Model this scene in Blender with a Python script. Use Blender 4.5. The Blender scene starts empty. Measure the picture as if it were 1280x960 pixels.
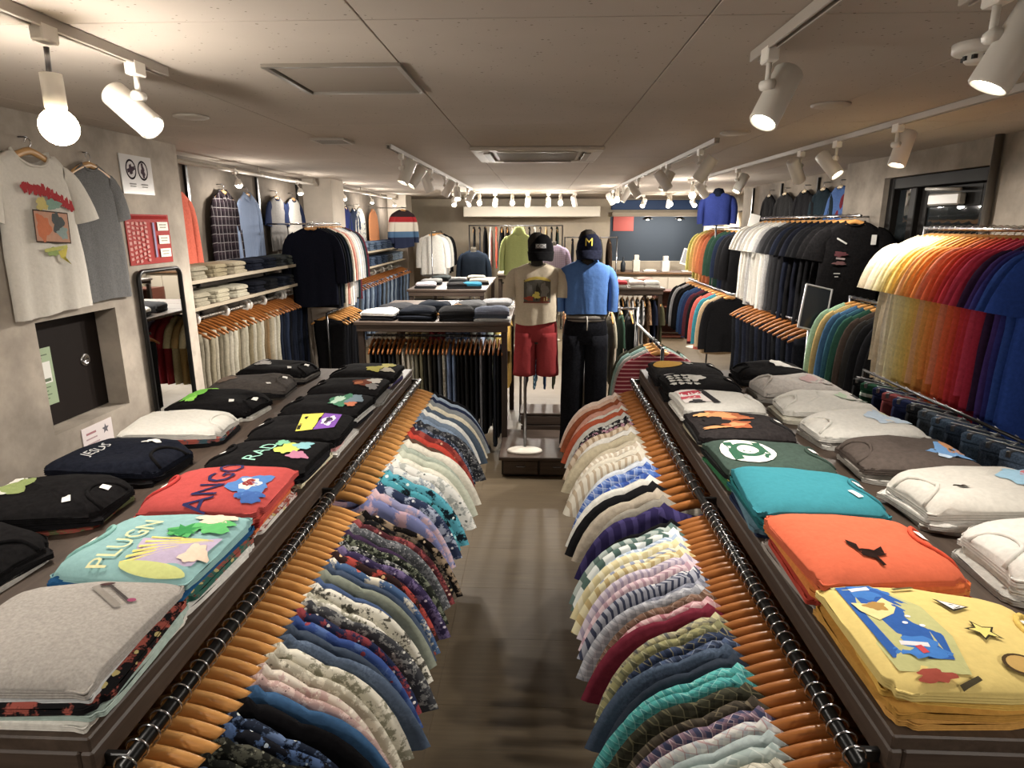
import bpy, bmesh, math, random
from mathutils import Vector, Matrix

PI = math.pi
S = bpy.context.scene
COL = S.collection
RND = random.Random(11)

# ------------------------------------------------------------------ camera
cam_d = bpy.data.cameras.new('camera')
cam_d.sensor_width = 36.0
cam_d.lens = 36.0 * 795.0 / 1280.0
cam_d.clip_start = 0.02
cam = bpy.data.objects.new('camera', cam_d)
cam.location = (0, 0, 2.0)
cam.rotation_euler = (math.radians(90 - 14.12), 0, math.radians(2.37))
COL.objects.link(cam)
S.camera = cam

# ------------------------------------------------------------------ world, exposure
w = bpy.data.worlds.new('night')
S.world = w
w.use_nodes = True
w.node_tree.nodes['Background'].inputs[0].default_value = (0.05, 0.055, 0.07, 1)
w.node_tree.nodes['Background'].inputs[1].default_value = 0.3
S.view_settings.view_transform = 'Standard'
S.view_settings.look = 'None'
S.view_settings.exposure = 0.50
S.view_settings.gamma = 1.0
S.view_settings.use_curve_mapping = False
SPOT_W = 40.0        # a lit track spot
BULB_W = 26.0        # a lit globe bulb
WARM = (1.0, 0.93, 0.84)

# ------------------------------------------------------------------ small helpers
def lin(h):
    h = h.lstrip('#')
    v = [int(h[i:i + 2], 16) / 255 for i in (0, 2, 4)]
    return tuple((c / 12.92 if c <= .04045 else ((c + .055) / 1.055) ** 2.4) for c in v) + (1,)

def soft(h, k=.12):
    c = lin(h)
    l = .3 * c[0] + .59 * c[1] + .11 * c[2]
    return tuple(x + (l - x) * k for x in c[:3]) + (1,)

class NT:
    def __init__(s, name):
        s.m = bpy.data.materials.new(name)
        s.m.use_nodes = True
        s.t = s.m.node_tree
        s.b = s.t.nodes['Principled BSDF']
    def n(s, typ, **kw):
        nd = s.t.nodes.new(typ)
        for k, v in kw.items():
            setattr(nd, k, v)
        return nd
    def put(s, sock, v):
        if isinstance(v, bpy.types.NodeSocket):
            s.t.links.new(v, sock)
        else:
            sock.default_value = v
    def math(s, op, a, b=None):
        nd = s.n('ShaderNodeMath', operation=op)
        s.put(nd.inputs[0], a)
        if b is not None:
            s.put(nd.inputs[1], b)
        return nd.outputs[0]
    def mix(s, f, a, b, mode='MIX'):
        nd = s.n('ShaderNodeMix', data_type='RGBA', blend_type=mode)
        s.put(nd.inputs[0], f); s.put(nd.inputs[6], a); s.put(nd.inputs[7], b)
        return nd.outputs[2]
    def obj(s):
        return s.n('ShaderNodeTexCoord').outputs['Object']
    def noise(s, vec, scale, detail=3, rough=.6):
        nd = s.n('ShaderNodeTexNoise')
        if vec is not None:
            s.put(nd.inputs['Vector'], vec)
        nd.inputs['Scale'].default_value = scale
        nd.inputs['Detail'].default_value = detail
        nd.inputs['Roughness'].default_value = rough
        return nd.outputs['Fac']
    def ramp(s, f, a, b):
        nd = s.n('ShaderNodeMapRange')
        s.put(nd.inputs[0], f)
        nd.inputs[1].default_value = a; nd.inputs[2].default_value = b
        return nd.outputs[0]
    def bump(s, h, strength, dist=.01):
        nd = s.n('ShaderNodeBump')
        nd.inputs['Strength'].default_value = strength
        nd.inputs['Distance'].default_value = dist
        s.put(nd.inputs['Height'], h)
        s.put(s.b.inputs['Normal'], nd.outputs[0])
    def fin(s, col, rough=.85, metal=0, spec=None):
        s.put(s.b.inputs['Base Color'], col)
        s.put(s.b.inputs['Roughness'], rough)
        s.b.inputs['Metallic'].default_value = metal
        if spec is not None:
            s.b.inputs['Specular IOR Level'].default_value = spec
        return s.m

MC = {}
def cached(f):
    def g(*a, **k):
        key = (f.__name__,) + a + tuple(sorted(k.items()))
        if key not in MC:
            MC[key] = f(*a, **k)
        return MC[key]
    return g

@cached
def flat(h, rough=.6, metal=0, spec=.5):
    t = NT('plain_' + h[1:])
    return t.fin(lin(h), rough, metal, spec)

@cached
def glow(h, strength):
    t = NT('glow_' + h[1:])
    t.b.inputs['Emission Color'].default_value = lin(h)
    t.b.inputs['Emission Strength'].default_value = strength
    return t.fin(lin(h), .5)

@cached
def fabric(h, heather=.12, scale=70.0):
    t = NT('fabric_' + h[1:])
    c = soft(h)
    o = t.obj()
    n1 = t.noise(o, scale, 2)
    n2 = t.noise(o, 9, 2)
    k = t.ramp(n1, .3, .7)
    dark = tuple(x * (1 - heather) for x in c[:3]) + (1,)
    lite = tuple(min(1, x * (1 + heather) + .001) for x in c[:3]) + (1,)
    col = t.mix(k, dark, lite)
    n3 = t.noise(o, 26, 3)
    t.bump(t.math('ADD', n2, t.math('MULTIPLY', n3, .35)), .55, .012)
    return t.fin(col, .95, 0, .05)

def frac_line(t, v, scale, width, off=0.0):
    f = t.math('FRACT', t.math('ADD', t.math('MULTIPLY', v, scale), off + 50.0))
    return t.math('LESS_THAN', f, width)

@cached
def plaid(base, c1, c2, sc=22.0):
    t = NT('plaid_' + base[1:])
    sc = sc * 1.9
    o = t.obj()
    sp = t.n('ShaderNodeSeparateXYZ'); t.put(sp.inputs[0], o)
    u = t.math('ADD', sp.outputs[0], sp.outputs[1])
    v = t.math('ADD', sp.outputs[2], t.math('MULTIPLY', sp.outputs[1], .5))
    a = frac_line(t, u, sc, .42); b = frac_line(t, v, sc, .42)
    f = t.math('MULTIPLY', t.math('ADD', a, b), .42)
    col = t.mix(f, soft(base, .22), soft(c1, .22))
    a2 = frac_line(t, u, sc, .09, .65); b2 = frac_line(t, v, sc, .09, .65)
    f2 = t.math('MULTIPLY', t.math('MAXIMUM', a2, b2), .45)
    col = t.mix(f2, col, soft(c2, .22))
    t.bump(t.noise(o, 9, 2), .35, .012)
    return t.fin(col, .95, 0, .05)

@cached
def stripe(base, c1, sc=40.0, horiz=False, wid=.4):
    t = NT('stripe_' + base[1:])
    o = t.obj()
    sp = t.n('ShaderNodeSeparateXYZ'); t.put(sp.inputs[0], o)
    if horiz:
        u = t.math('ADD', sp.outputs[2], t.math('MULTIPLY', sp.outputs[1], .1))
    else:
        u = t.math('ADD', sp.outputs[0], t.math('MULTIPLY', sp.outputs[1], 1.0))
    col = t.mix(frac_line(t, u, sc, wid), soft(base, .22), soft(c1, .22))
    t.bump(t.noise(o, 9, 2), .35, .012)
    return t.fin(col, .95, 0, .05)

@cached
def floral(base, c1, c2, sc=16.0, off=0.0):
    t = NT('floral_' + base[1:])
    o = t.obj()
    mp = t.n('ShaderNodeMapping'); t.put(mp.inputs[0], o)
    mp.inputs['Location'].default_value = (off, off * 1.7, off * .6)
    mp.inputs['Scale'].default_value = (1, .8, 1)
    o2 = mp.outputs[0]
    sc = sc * 1.9
    n1 = t.noise(o2, sc, 4, .7)
    col = t.mix(t.ramp(n1, .5, .56), soft(base, .22), soft(c1, .22))
    vo = t.n('ShaderNodeTexVoronoi'); t.put(vo.inputs['Vector'], o2)
    vo.inputs['Scale'].default_value = sc * 1.3
    f = t.math('LESS_THAN', t.math('ADD', vo.outputs['Distance'], t.math('MULTIPLY', n1, .5)), .42)
    col = t.mix(f, col, soft(c2, .22))
    t.bump(t.noise(o, 9, 2), .35, .012)
    return t.fin(col, .95, 0, .06)

@cached
def denim(h):
    t = NT('denim_' + h[1:])
    o = t.obj()
    c = soft(h, .22)
    k = t.ramp(t.noise(o, 7, 4), .35, .7)
    lite = tuple(min(1, x * 1.7 + .01) for x in c[:3]) + (1,)
    col = t.mix(k, c, lite)
    col = t.mix(t.ramp(t.noise(o, 160, 1), .4, .6), col, c)
    t.bump(t.noise(o, 12, 3), .5, .012)
    return t.fin(col, .95, 0, .05)

@cached
def wood(h1, h2, rough=.5, sc=3.0, axis=1, spec=.4):
    t = NT('wood_' + h1[1:])
    o = t.obj()
    mp = t.n('ShaderNodeMapping'); t.put(mp.inputs[0], o)
    s3 = [18.0, 18.0, 18.0]; s3[axis] = 1.2
    mp.inputs['Scale'].default_value = s3
    n1 = t.noise(mp.outputs[0], sc, 5, .65)
    col = t.mix(t.ramp(n1, .3, .7), lin(h1), lin(h2))
    t.bump(n1, .15, .004)
    return t.fin(col, rough, 0, spec)

@cached
def concrete(h, var=.32, sc=2.2):
    t = NT('concrete_' + h[1:])
    o = t.obj()
    c = lin(h)
    n1 = t.noise(o, sc, 6, .62)
    n2 = t.noise(o, 14, 4, .6)
    d = tuple(x * (1 - var) for x in c[:3]) + (1,)
    l = tuple(x * (1 + var) for x in c[:3]) + (1,)
    col = t.mix(t.ramp(n1, .34, .66), d, l)
    col = t.mix(t.math('MULTIPLY', t.ramp(n2, .55, .75), .3), col, d)
    t.bump(n2, .2, .006)
    return t.fin(col, .9, 0, .2)

def mat_ceiling():
    t = NT('ceiling_board')
    o = t.n('ShaderNodeTexCoord').outputs['Object']
    g = t.n('ShaderNodeNewGeometry').outputs['Position']
    n1 = t.noise(g, .9, 4)
    col = t.mix(t.ramp(n1, .3, .7), lin('#b0a69b'), lin('#bdb3a8'))
    vo = t.n('ShaderNodeTexVoronoi'); t.put(vo.inputs['Vector'], g); vo.inputs['Scale'].default_value = 34
    pit = t.math('LESS_THAN', t.math('ADD', vo.outputs['Distance'], t.math('MULTIPLY', t.noise(g, 20, 2), .35)), .27)
    col = t.mix(t.math('MULTIPLY', pit, .75), col, lin('#6f665e'))
    return t.fin(col, .95, 0, .1)

def mat_floor():
    t = NT('floor_wood_tile')
    g = t.n('ShaderNodeNewGeometry').outputs['Position']
    mp = t.n('ShaderNodeMapping'); t.put(mp.inputs[0], g)
    mp.inputs['Scale'].default_value = (1.3, 26, 10)
    n1 = t.noise(mp.outputs[0], 2.0, 6, .7)
    n2 = t.noise(g, 2.6, 5, .65)
    oi = t.n('ShaderNodeObjectInfo').outputs['Random']
    col = t.mix(t.ramp(n1, .3, .7), lin('#574b3d'), lin('#6f624c'))
    col = t.mix(t.math('MULTIPLY', t.ramp(n2, .35, .7), .55), col, lin('#685b48'))
    col = t.mix(t.math('MULTIPLY', oi, .25), col, lin('#50453a'))
    sc_ = t.ramp(t.noise(g, 31, 5, .75), .70, .78)
    col = t.mix(t.math('MULTIPLY', sc_, .4), col, lin('#8a7d68'))
    t.bump(n1, .12, .003)
    return t.fin(col, t.math('ADD', t.math('MULTIPLY', n2, .25), .38), 0, .35)

# ------------------------------------------------------------------ mesh builder
class MB:
    def __init__(s):
        s.v = []; s.f = []; s.mi = []; s.cur = 0; s.flat = set()
    def add(s, vs, fs, smooth=True):
        o = len(s.v)
        s.v += [tuple(p) for p in vs]
        for f in fs:
            if not smooth:
                s.flat.add(len(s.f))
            s.f.append(tuple(i + o for i in f)); s.mi.append(s.cur)
        return s
    def box(s, x0, x1, y0, y1, z0, z1):
        return s.add([(x0, y0, z0), (x1, y0, z0), (x1, y1, z0), (x0, y1, z0), (x0, y0, z1), (x1, y0, z1), (x1, y1, z1), (x0, y1, z1)],
                     [(0, 3, 2, 1), (4, 5, 6, 7), (0, 1, 5, 4), (1, 2, 6, 5), (2, 3, 7, 6), (3, 0, 4, 7)], False)
    def bbox(s, x0, x1, y0, y1, z0, z1, b=.004):
        bm = bmesh.new()
        r = bmesh.ops.create_cube(bm, size=1)
        bmesh.ops.scale(bm, vec=(x1 - x0, y1 - y0, z1 - z0), verts=bm.verts)
        bmesh.ops.translate(bm, vec=((x0 + x1) / 2, (y0 + y1) / 2, (z0 + z1) / 2), verts=bm.verts)
        b = min(b, .45 * min(x1 - x0, y1 - y0, z1 - z0))
        bmesh.ops.bevel(bm, geom=bm.edges[:], offset=b, segments=1, affect='EDGES', profile=.5)
        bm.verts.index_update()
        s.add([v.co[:] for v in bm.verts], [[v.index for v in f.verts] for f in bm.faces], False)
        bm.free()
        return s
    def tube(s, pts, r, n=8, cap=True, sx=1.0, sy=1.0, closed=False):
        pts = [Vector(p) for p in pts]
        rs = r if isinstance(r, (list, tuple)) else [r] * len(pts)
        vs = []; fs = []
        prev = None
        m = len(pts)
        for i, p in enumerate(pts):
            if closed:
                d = pts[(i + 1) % m] - pts[i - 1]
            else:
                d = pts[min(i + 1, m - 1)] - pts[max(i - 1, 0)]
            d.normalize()
            if prev is None:
                up = Vector((0, 0, 1)) if abs(d.z) < .9 else Vector((0, 1, 0))
                a = d.cross(up).normalized()
            else:
                a = (prev - d * prev.dot(d)).normalized()
            prev = a
            b = d.cross(a)
            for k in range(n):
                t = 2 * PI * k / n
                vs.append(p + a * (math.cos(t) * rs[i] * sx) + b * (math.sin(t) * rs[i] * sy))
        for i in range(m if closed else m - 1):
            for k in range(n):
                a0 = i * n + k; a1 = i * n + (k + 1) % n
                j = (i + 1) % m
                fs.append((a0, a1, j * n + (k + 1) % n, j * n + k))
        if cap and not closed:
            fs.append(tuple(range(n))[::-1]); fs.append(tuple((m - 1) * n + k for k in range(n)))
        return s.add(vs, fs)
    def cyl(s, p0, p1, r0, r1=None, n=16):
        return s.tube([p0, p1], [r0, r0 if r1 is None else r1], n)
    def lathe(s, prof, n=20, c=(0, 0, 0), sx=1.0, sy=1.0):
        vs = []; fs = []
        for r, z in prof:
            for k in range(n):
                t = 2 * PI * k / n
                vs.append((c[0] + r * sx * math.cos(t), c[1] + r * sy * math.sin(t), c[2] + z))
        for i in range(len(prof) - 1):
            for k in range(n):
                fs.append((i * n + k, i * n + (k + 1) % n, (i + 1) * n + (k + 1) % n, (i + 1) * n + k))
        if prof[0][0] > 1e-6: fs.append(tuple(range(n))[::-1])
        if prof[-1][0] > 1e-6: fs.append(tuple((len(prof) - 1) * n + k for k in range(n)))
        return s.add(vs, fs)
    def rings(s, rr, cap0=True, cap1=True):
        n = len(rr[0]); vs = [p for r in rr for p in r]; fs = []
        for i in range(len(rr) - 1):
            for k in range(n):
                fs.append((i * n + k, i * n + (k + 1) % n, (i + 1) * n + (k + 1) % n, (i + 1) * n + k))
        if cap0: fs.append(tuple(range(n))[::-1])
        if cap1: fs.append(tuple((len(rr) - 1) * n + k for k in range(n)))
        return s.add(vs, fs)
    def mesh(s, name, nm=1):
        me = bpy.data.meshes.new(name)
        me.from_pydata(s.v, [], s.f)
        me.polygons.foreach_set('use_smooth', [i not in s.flat for i in range(len(s.f))])
        for _ in range(max(nm, max(s.mi) + 1 if s.mi else 1)):
            me.materials.append(None)
        me.polygons.foreach_set('material_index', s.mi)
        me.update()
        return me

def obj(name, me, mats=None, parent=None, loc=(0, 0, 0), rz=0.0, rot=None):
    if isinstance(me, MB):
        me = me.mesh(name)
    o = bpy.data.objects.new(name, me)
    COL.objects.link(o)
    o.location = loc
    o.rotation_euler = rot if rot else (0, 0, rz)
    if mats is not None:
        if not isinstance(mats, (list, tuple)):
            mats = [mats]
        for i, m in enumerate(mats):
            if i < len(o.material_slots):
                o.material_slots[i].link = 'OBJECT'
                o.material_slots[i].material = m
    if parent:
        o.parent = parent
    return o

def tag(o, label, cat, group=None, kind=None):
    o['label'] = label; o['category'] = cat
    if group: o['group'] = group
    if kind: o['kind'] = kind
    return o

def empty(name, loc=(0, 0, 0), rz=0.0, rot=None):
    o = bpy.data.objects.new(name, None)
    o.empty_display_size = .05
    COL.objects.link(o)
    o.location = loc
    o.rotation_euler = rot if rot else (0, 0, rz)
    return o

def struct(name, me, mats, label, loc=(0, 0, 0), parent=None, cat=None):
    o = obj(name, me, mats, parent, loc)
    if parent is None:
        o['kind'] = 'structure'; o['label'] = label
        o['category'] = cat or name.split('_')[0]
    return o

ORD = ('first second third fourth fifth sixth seventh eighth ninth tenth eleventh twelfth thirteenth fourteenth fifteenth sixteenth seventeenth '
       'eighteenth nineteenth twentieth').split()
TENS = {2: 'twenty', 3: 'thirty', 4: 'forty'}
def ordn(i):
    i += 1
    if i <= 20: return ORD[i - 1]
    if i % 10 == 0: return {30: 'thirtieth', 40: 'fortieth'}[i]
    return TENS[i // 10] + '-' + ORD[i % 10 - 1]

# text -> flat mesh data (verts, faces) centred, height ~1
TXT = {}
def text_data(s):
    if s not in TXT:
        cu = bpy.data.curves.new('lettering', 'FONT')
        cu.body = s; cu.align_x = 'CENTER'; cu.align_y = 'CENTER'; cu.resolution_u = 2
        ob = bpy.data.objects.new('lettering', cu)
        COL.objects.link(ob)
        dg = bpy.context.evaluated_depsgraph_get()
        me = bpy.data.meshes.new_from_object(ob.evaluated_get(dg))
        TXT[s] = ([v.co[:2] for v in me.vertices], [tuple(p.vertices) for p in me.polygons])
        bpy.data.objects.remove(ob); bpy.data.curves.remove(cu); bpy.data.meshes.remove(me)
    return TXT[s]

def decal(parent, shapes, surf, name='print', eps=.0032):
    """shapes: ('e',cx,cy,rx,ry,rot,col) ellipse, ('r',cx,cy,w,h,rot,col) rectangle, ('s',cx,cy,r,n,rot,col) star,
    ('b',cx,cy,rx,ry,seed,col) ragged blob, ('t',text,cx,cy,size,rot,col), ('p',[points],col). surf(x,y)->3D point, e = lift."""
    mb = MB(); cols = []
    for k, sh in enumerate(shapes):
        c = sh[-1]
        if c not in cols: cols.append(c)
        mb.cur = cols.index(c)
        lift = eps + .00013 * k
        if sh[0] == 't':
            _, s_, cx, cy, size, rot, _c = sh
            vs, fs = text_data(s_)
            cr, sr = math.cos(rot), math.sin(rot)
            mb.add([surf(cx + size * (x * cr - y * sr), cy + size * (x * sr + y * cr), lift) for x, y in vs], fs)
            continue
        if sh[0] == 'p':
            pts = sh[1]; cx = sum(p[0] for p in pts) / len(pts); cy = sum(p[1] for p in pts) / len(pts)
            out = [(p[0] - cx, p[1] - cy) for p in pts]
        else:
            cx, cy = sh[1], sh[2]
            out = []
            if sh[0] == 'e':
                for i in range(20):
                    t = 2 * PI * i / 20; out.append((sh[3] * math.cos(t), sh[4] * math.sin(t)))
            elif sh[0] == 'r':
                w_, h_ = sh[3] / 2, sh[4] / 2
                n = 4
                for i in range(n): out.append((-w_ + 2 * w_ * i / n, -h_))
                for i in range(n): out.append((w_, -h_ + 2 * h_ * i / n))
                for i in range(n): out.append((w_ - 2 * w_ * i / n, h_))
                for i in range(n): out.append((-w_, h_ - 2 * h_ * i / n))
            elif sh[0] == 's':
                for i in range(2 * sh[4]):
                    t = PI * i / sh[4] + PI / 2; r = sh[3] * (1 if i % 2 == 0 else .45); out.append((r * math.cos(t), r * math.sin(t)))
            elif sh[0] == 'b':
                q = random.Random(sh[5])
                ph = [q.uniform(0, 6.28) for _ in range(5)]
                for i in range(28):
                    t = 2 * PI * i / 28
                    r = 1 + .16 * math.sin(3 * t + ph[0]) + .12 * math.sin(5 * t + ph[1]) + .1 * math.sin(8 * t + ph[2])
                    out.append((sh[3] * r * math.cos(t), sh[4] * r * math.sin(t)))
            if sh[0] in 'er' or sh[0] == 's':
                rot = sh[5]; cr, sr = math.cos(rot), math.sin(rot)
                out = [(x * cr - y * sr, x * sr + y * cr) for x, y in out]
        n = len(out); vs = [surf(cx, cy, lift)]; fs = []
        M = 6
        for j in range(1, M + 1):
            for x, y in out: vs.append(surf(cx + x * j / M, cy + y * j / M, lift))
        for i in range(n):
            fs.append((0, 1 + i, 1 + (i + 1) % n))
            for j in range(M - 1):
                a = 1 + j * n; b = a + n
                fs.append((a + i, b + i, b + (i + 1) % n, a + (i + 1) % n))
        mb.add(vs, fs)
    o = obj(name, mb, [fabric(c, .05) for c in cols], parent)
    return o
# ------------------------------------------------------------------ structure of the shop
CZ = 2.53
CEIL_M = mat_ceiling(); FLOOR_M = mat_floor()
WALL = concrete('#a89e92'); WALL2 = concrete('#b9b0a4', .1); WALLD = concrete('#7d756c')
WHITE = flat('#e8e4dc', .45); WHITEM = flat('#dedad2', .35); BLACKM = flat('#121212', .3); CHROME = flat('#c9c9cc', .18, 1.0)
STEEL = flat('#8d8d90', .3, 1.0); DARKW = wood('#3a2f27', '#50433a', .5, 3, 1); DARKWX = wood('#392e27', '#4d4037', .5, 3, 0)
DARKWZ = wood('#2a211c', '#382c25', .55, 3, 2)
HANGW = wood('#b98146', '#d9a566', .28, 2, 0, .5)
HANGD = wood('#7e4a22', '#a06430', .35, 2, 0, .5)

fl = struct('floor', MB().box(-3.3, 4.0, -2.6, 15.2, -.08, -.006), flat('#3c3329', .8), 'dark brown wood-look tiled shop floor')
tm = MB().bbox(-.4547, .4547, -.2272, .2272, -.02, 0, .0005).mesh('tile')
for i in range(-4, 5):
    for j in range(-1, 33):
        if j < 2 and abs(i) > 2: continue
        obj('tile', tm, FLOOR_M, fl, (-.88 + .91 * i + .455 * (j % 2) * 0, .25 + .455 * j, 0))
ce = struct('ceiling', MB().box(-3.3, 4.0, -2.6, 15.2, CZ + .012, CZ + .1), flat('#3a342e', .9), 'low greige ceiling of speckled boards with thin seams')
pm = MB().bbox(-.4585, .4585, -.9175, .9175, 0, .015, .002).mesh('panel')
for i in range(-4, 5):
    for j in range(-2, 8):
        obj('panel', pm, CEIL_M, ce, (-.02 + .92 * i, .95 + 1.84 * j, CZ))

NY0, NY1, NZ0, NZ1 = 3.05, 3.67, .93, 1.52     # niche in the near side wall
m = MB()
m.box(-3.2, -2.51, -2.6, NY0, 0, CZ + .01)
m.box(-3.2, -2.51, NY1, 4.55, 0, CZ + .01)
m.box(-3.2, -2.51, NY0, NY1, 0, NZ0)
m.box(-3.2, -2.51, NY0, NY1, NZ1, CZ + .01)
m.box(-3.2, -2.66, NY0, NY1, NZ0, NZ1)
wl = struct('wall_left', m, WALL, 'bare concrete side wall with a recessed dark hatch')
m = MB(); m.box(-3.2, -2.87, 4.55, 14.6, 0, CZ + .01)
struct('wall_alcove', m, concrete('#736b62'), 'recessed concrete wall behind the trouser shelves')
for nm, y0, y1 in (('pillar_alcove', 7.92, 8.42), ('pillar_far', 12.35, 12.9)):
    o = struct(nm, MB().bbox(-2.869, -2.51, y0, y1, 0, CZ + .008, .006), WALL2, 'square concrete pillar between the shelf bays, ' + ('nearer one' if y0 < 9 else 'farther one'), cat='pillar')
m = MB()
m.box(2.82, 3.4, -2.6, 4.30, 0, CZ + .01)
m.box(2.82, 3.4, 5.57, 6.26, 0, CZ + .01)
m.box(2.82, 3.4, 4.30, 5.57, 2.36, CZ + .01)
struct('wall_right', m, concrete('#8f867b'), 'concrete side wall around the dark glass door')
struct('wall_right_recess', MB().box(3.1, 3.6, 6.262, 10.2, 0, CZ + .01), concrete('#867d72'), 'recessed concrete wall behind the tee shirt rail', cat='wall')
struct('wall_right_far', MB().box(3.75, 3.95, 10.2, 15, 0, CZ + .01), concrete('#a89f92'), 'far pale side wall beside the counter', cat='wall')
struct('wall_behind', MB().box(-3.2, 3.4, -2.6, -2.45, 0, CZ + .01), WALL, 'plain concrete wall at the shop entrance end', cat='wall')
m = MB()
m.box(-2.86, 1.55, 14.4, 14.6, 0, CZ + .01)
m.box(1.55, 3.75, 14.4, 14.6, 0, 1.2)
m.box(1.55, 3.75, 14.4, 14.6, 2.16, CZ + .01)
struct('wall_back', m, concrete('#b3a897', .1), 'pale back wall with a wide serving opening')
struct('wall_back_room', MB().box(.9, 4.0, 15.7, 15.8, 0, CZ), flat('#39434f', .7), 'slate blue wall of the back room', cat='wall')
struct('trim_blue', MB().bbox(1.56, 3.7, 14.33, 14.4, 2.3, 2.5, .01), flat('#34507e', .6), 'blue header band over the serving opening', cat='trim')
struct('trim_soffit', MB().bbox(-1.5, 1.2, 13.0, 14.39, 2.14, 2.34, .01), flat('#d6cfc2', .7), 'pale soffit above the back clothes rail', cat='trim')
struct('trim_ledge', MB().bbox(1.56, 3.7, 14.2, 14.39, 2.16, 2.25, .008), flat('#b3a897', .7), 'beige lintel over the serving opening', cat='trim')
# door in the side wall
d = struct('door_1', MB().box(3.30, 3.4, 4.31, 5.56, 0, 2.36), flat('#07090c', .7), 'dark framed glass door with a closer, night outside')
DF = flat('#100d0b', .6, 0, .2)
m = MB()
for y0, y1, z0, z1 in ((4.302, 4.38, 0, 2.358), (5.49, 5.568, 0, 2.358), (4.38, 5.49, 2.27, 2.358), (5.16, 5.24, 0, 2.27)):
    m.bbox(2.86, 2.98, y0, y1, z0, z1, .006)
obj('frame', m, DF, d)
obj('stile', MB().bbox(2.90, 2.94, 4.382, 4.47, .01, 2.265).bbox(2.90, 2.94, 5.07, 5.158, .01, 2.265).bbox(2.90, 2.94, 4.47, 5.07, 2.12, 2.265).bbox(2.90, 2.94, 4.47, 5.07, .01, .25), DF, d)
PANE = NT('dark_pane'); PANE.b.inputs['Transmission Weight'].default_value = .85
PANE = PANE.fin((.10, .12, .13, 1), .02, 0, .5)
obj('pane', MB().box(2.915, 2.925, 4.47, 5.07, .25, 2.12), PANE, d)
obj('side_pane', MB().box(2.915, 2.925, 5.242, 5.488, .01, 2.265), PANE, d)
obj('closer', MB().bbox(2.845, 2.899, 4.62, 4.98, 2.13, 2.21, .01).cyl((2.85, 4.62, 2.23), (2.85, 5.02, 2.25), .012), flat('#b8b4ac', .35), d)
tag(obj('conduit_pipe', MB().cyl((2.79, 4.23, 0), (2.79, 4.23, CZ - .001), .025, n=12), flat('#6b655e', .35, .6)), 'grey vertical conduit pipe beside the dark glass door', 'pipe')
p = tag(obj('switch_plate', MB().bbox(2.80, 2.8195, 5.91, 6.11, 1.44, 1.70, .004), flat('#8f9288', .5)), 'grey green notice plate with four marks on the door pillar', 'plate')
m = MB()
for y in (5.985, 6.035):
    for z in (1.58, 1.62): m.box(2.797, 2.801, y - .012, y + .012, z - .012, z + .012)
obj('mark', m, flat('#22241f', .7), p)
# hatch in the niche
h = tag(obj('hatch_door', MB().bbox(-2.659, -2.635, NY0 + .005, NY1 - .005, NZ0 + .005, NZ1 - .005, .003), flat('#1b1411', .75, 0, .15)), 'dark brown hatch door recessed in the concrete side wall', 'hatch')
obj('pull', MB().lathe([(.0, .0), (.018, .0), (.02, .006), (.032, .008), (.036, .002), (.036, -.006)][::-1], 20).mesh('pull'), CHROME, h, (-2.634, 3.52, 1.235), rot=(0, PI / 2, 0))
m = MB(); m.box(-2.634, -2.632, 3.10, 3.27, 1.05, 1.36)
nt = tag(obj('green_notice', m, flat('#9db08f', .6)), 'pale green notice sheet stuck on the dark hatch door', 'notice')
m = MB()
m.box(-2.632, -2.6312, 3.12, 3.25, 1.17, 1.285)
obj('white_panel', m, flat('#e6e6df'), nt)
m = MB()
for k in range(4): m.box(-2.632, -2.6312, 3.12, 3.23 - .02 * (k % 2), 1.145 - .02 * k, 1.15 - .02 * k)
for k in range(2): m.box(-2.632, -2.6312, 3.12, 3.24 - .04 * k, 1.32 - .016 * k, 1.326 - .016 * k)
m.box(-2.6312, -2.6306, 3.13, 3.175, 1.178, 1.195); m.box(-2.6312, -2.6306, 3.195, 3.24, 1.178, 1.195)
obj('text_line', m, flat('#5c6b52'), nt)
# posters
p = tag(obj('plastic_poster', MB().box(-2.509, -2.503, 3.90, 4.22, 2.18, 2.41), flat('#c9c6c4', .15)), 'white glossy poster with two round emblems on concrete wall', 'poster')
def wallsurf(x0):
    return lambda a, b, e: (x0 + e, a, b)
decal(p, [('e', 4.0, 2.325, .052, .06, 0, '#2a2429'), ('e', 4.0, 2.325, .042, .048, 0, '#c9c4c4'), ('e', 4.12, 2.325, .052, .06, 0, '#2a2429'), ('e', 4.12, 2.325, .042, .048, 0, '#c9c4c4'),
          ('r', 4.0, 2.325, .08, .022, .3, '#4a3d45'), ('r', 4.12, 2.325, .022, .09, .1, '#4a3d45'), ('b', 4.0, 2.325, .02, .03, 4, '#4a3d45'), ('b', 4.12, 2.32, .02, .03, 5, '#4a3d45'),
          ('r', 4.0, 2.24, .07, .008, 0, '#8d8a88'), ('r', 4.12, 2.24, .07, .008, 0, '#8d8a88'), ('r', 4.0, 2.226, .06, .006, 0, '#8d8a88'), ('r', 4.12, 2.226, .06, .006, 0, '#8d8a88')], wallsurf(-2.503), eps=.0004)
p = tag(obj('red_poster', MB().box(-2.509, -2.503, 3.87, 4.335, 1.75, 2.06), flat('#98241f', .6, 0, .15)), 'red sale poster with white columns above the tall mirror', 'poster')
sh = [('r', 4.10, 2.04, .44, .022, 0, '#8e2320')]
q = random.Random(3)
for c in range(5):
    x = 3.895 + .042 * c
    z = 2.015
    while z > 1.78:
        l = q.uniform(.012, .03)
        sh.append(('r', x, z - l / 2, .026, l * .72, q.uniform(-.3, .3), '#d0958e'))
        z -= l + .006
for k in range(3): sh += [('r', 4.25, 1.985 - .085 * k, .12, .055, 0, '#ece8dd'), ('r', 4.25, 1.995 - .085 * k, .08, .008, 0, '#a8a294'), ('r', 4.25, 1.978 - .085 * k, .07, .008, 0, '#a8a294')]
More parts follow.
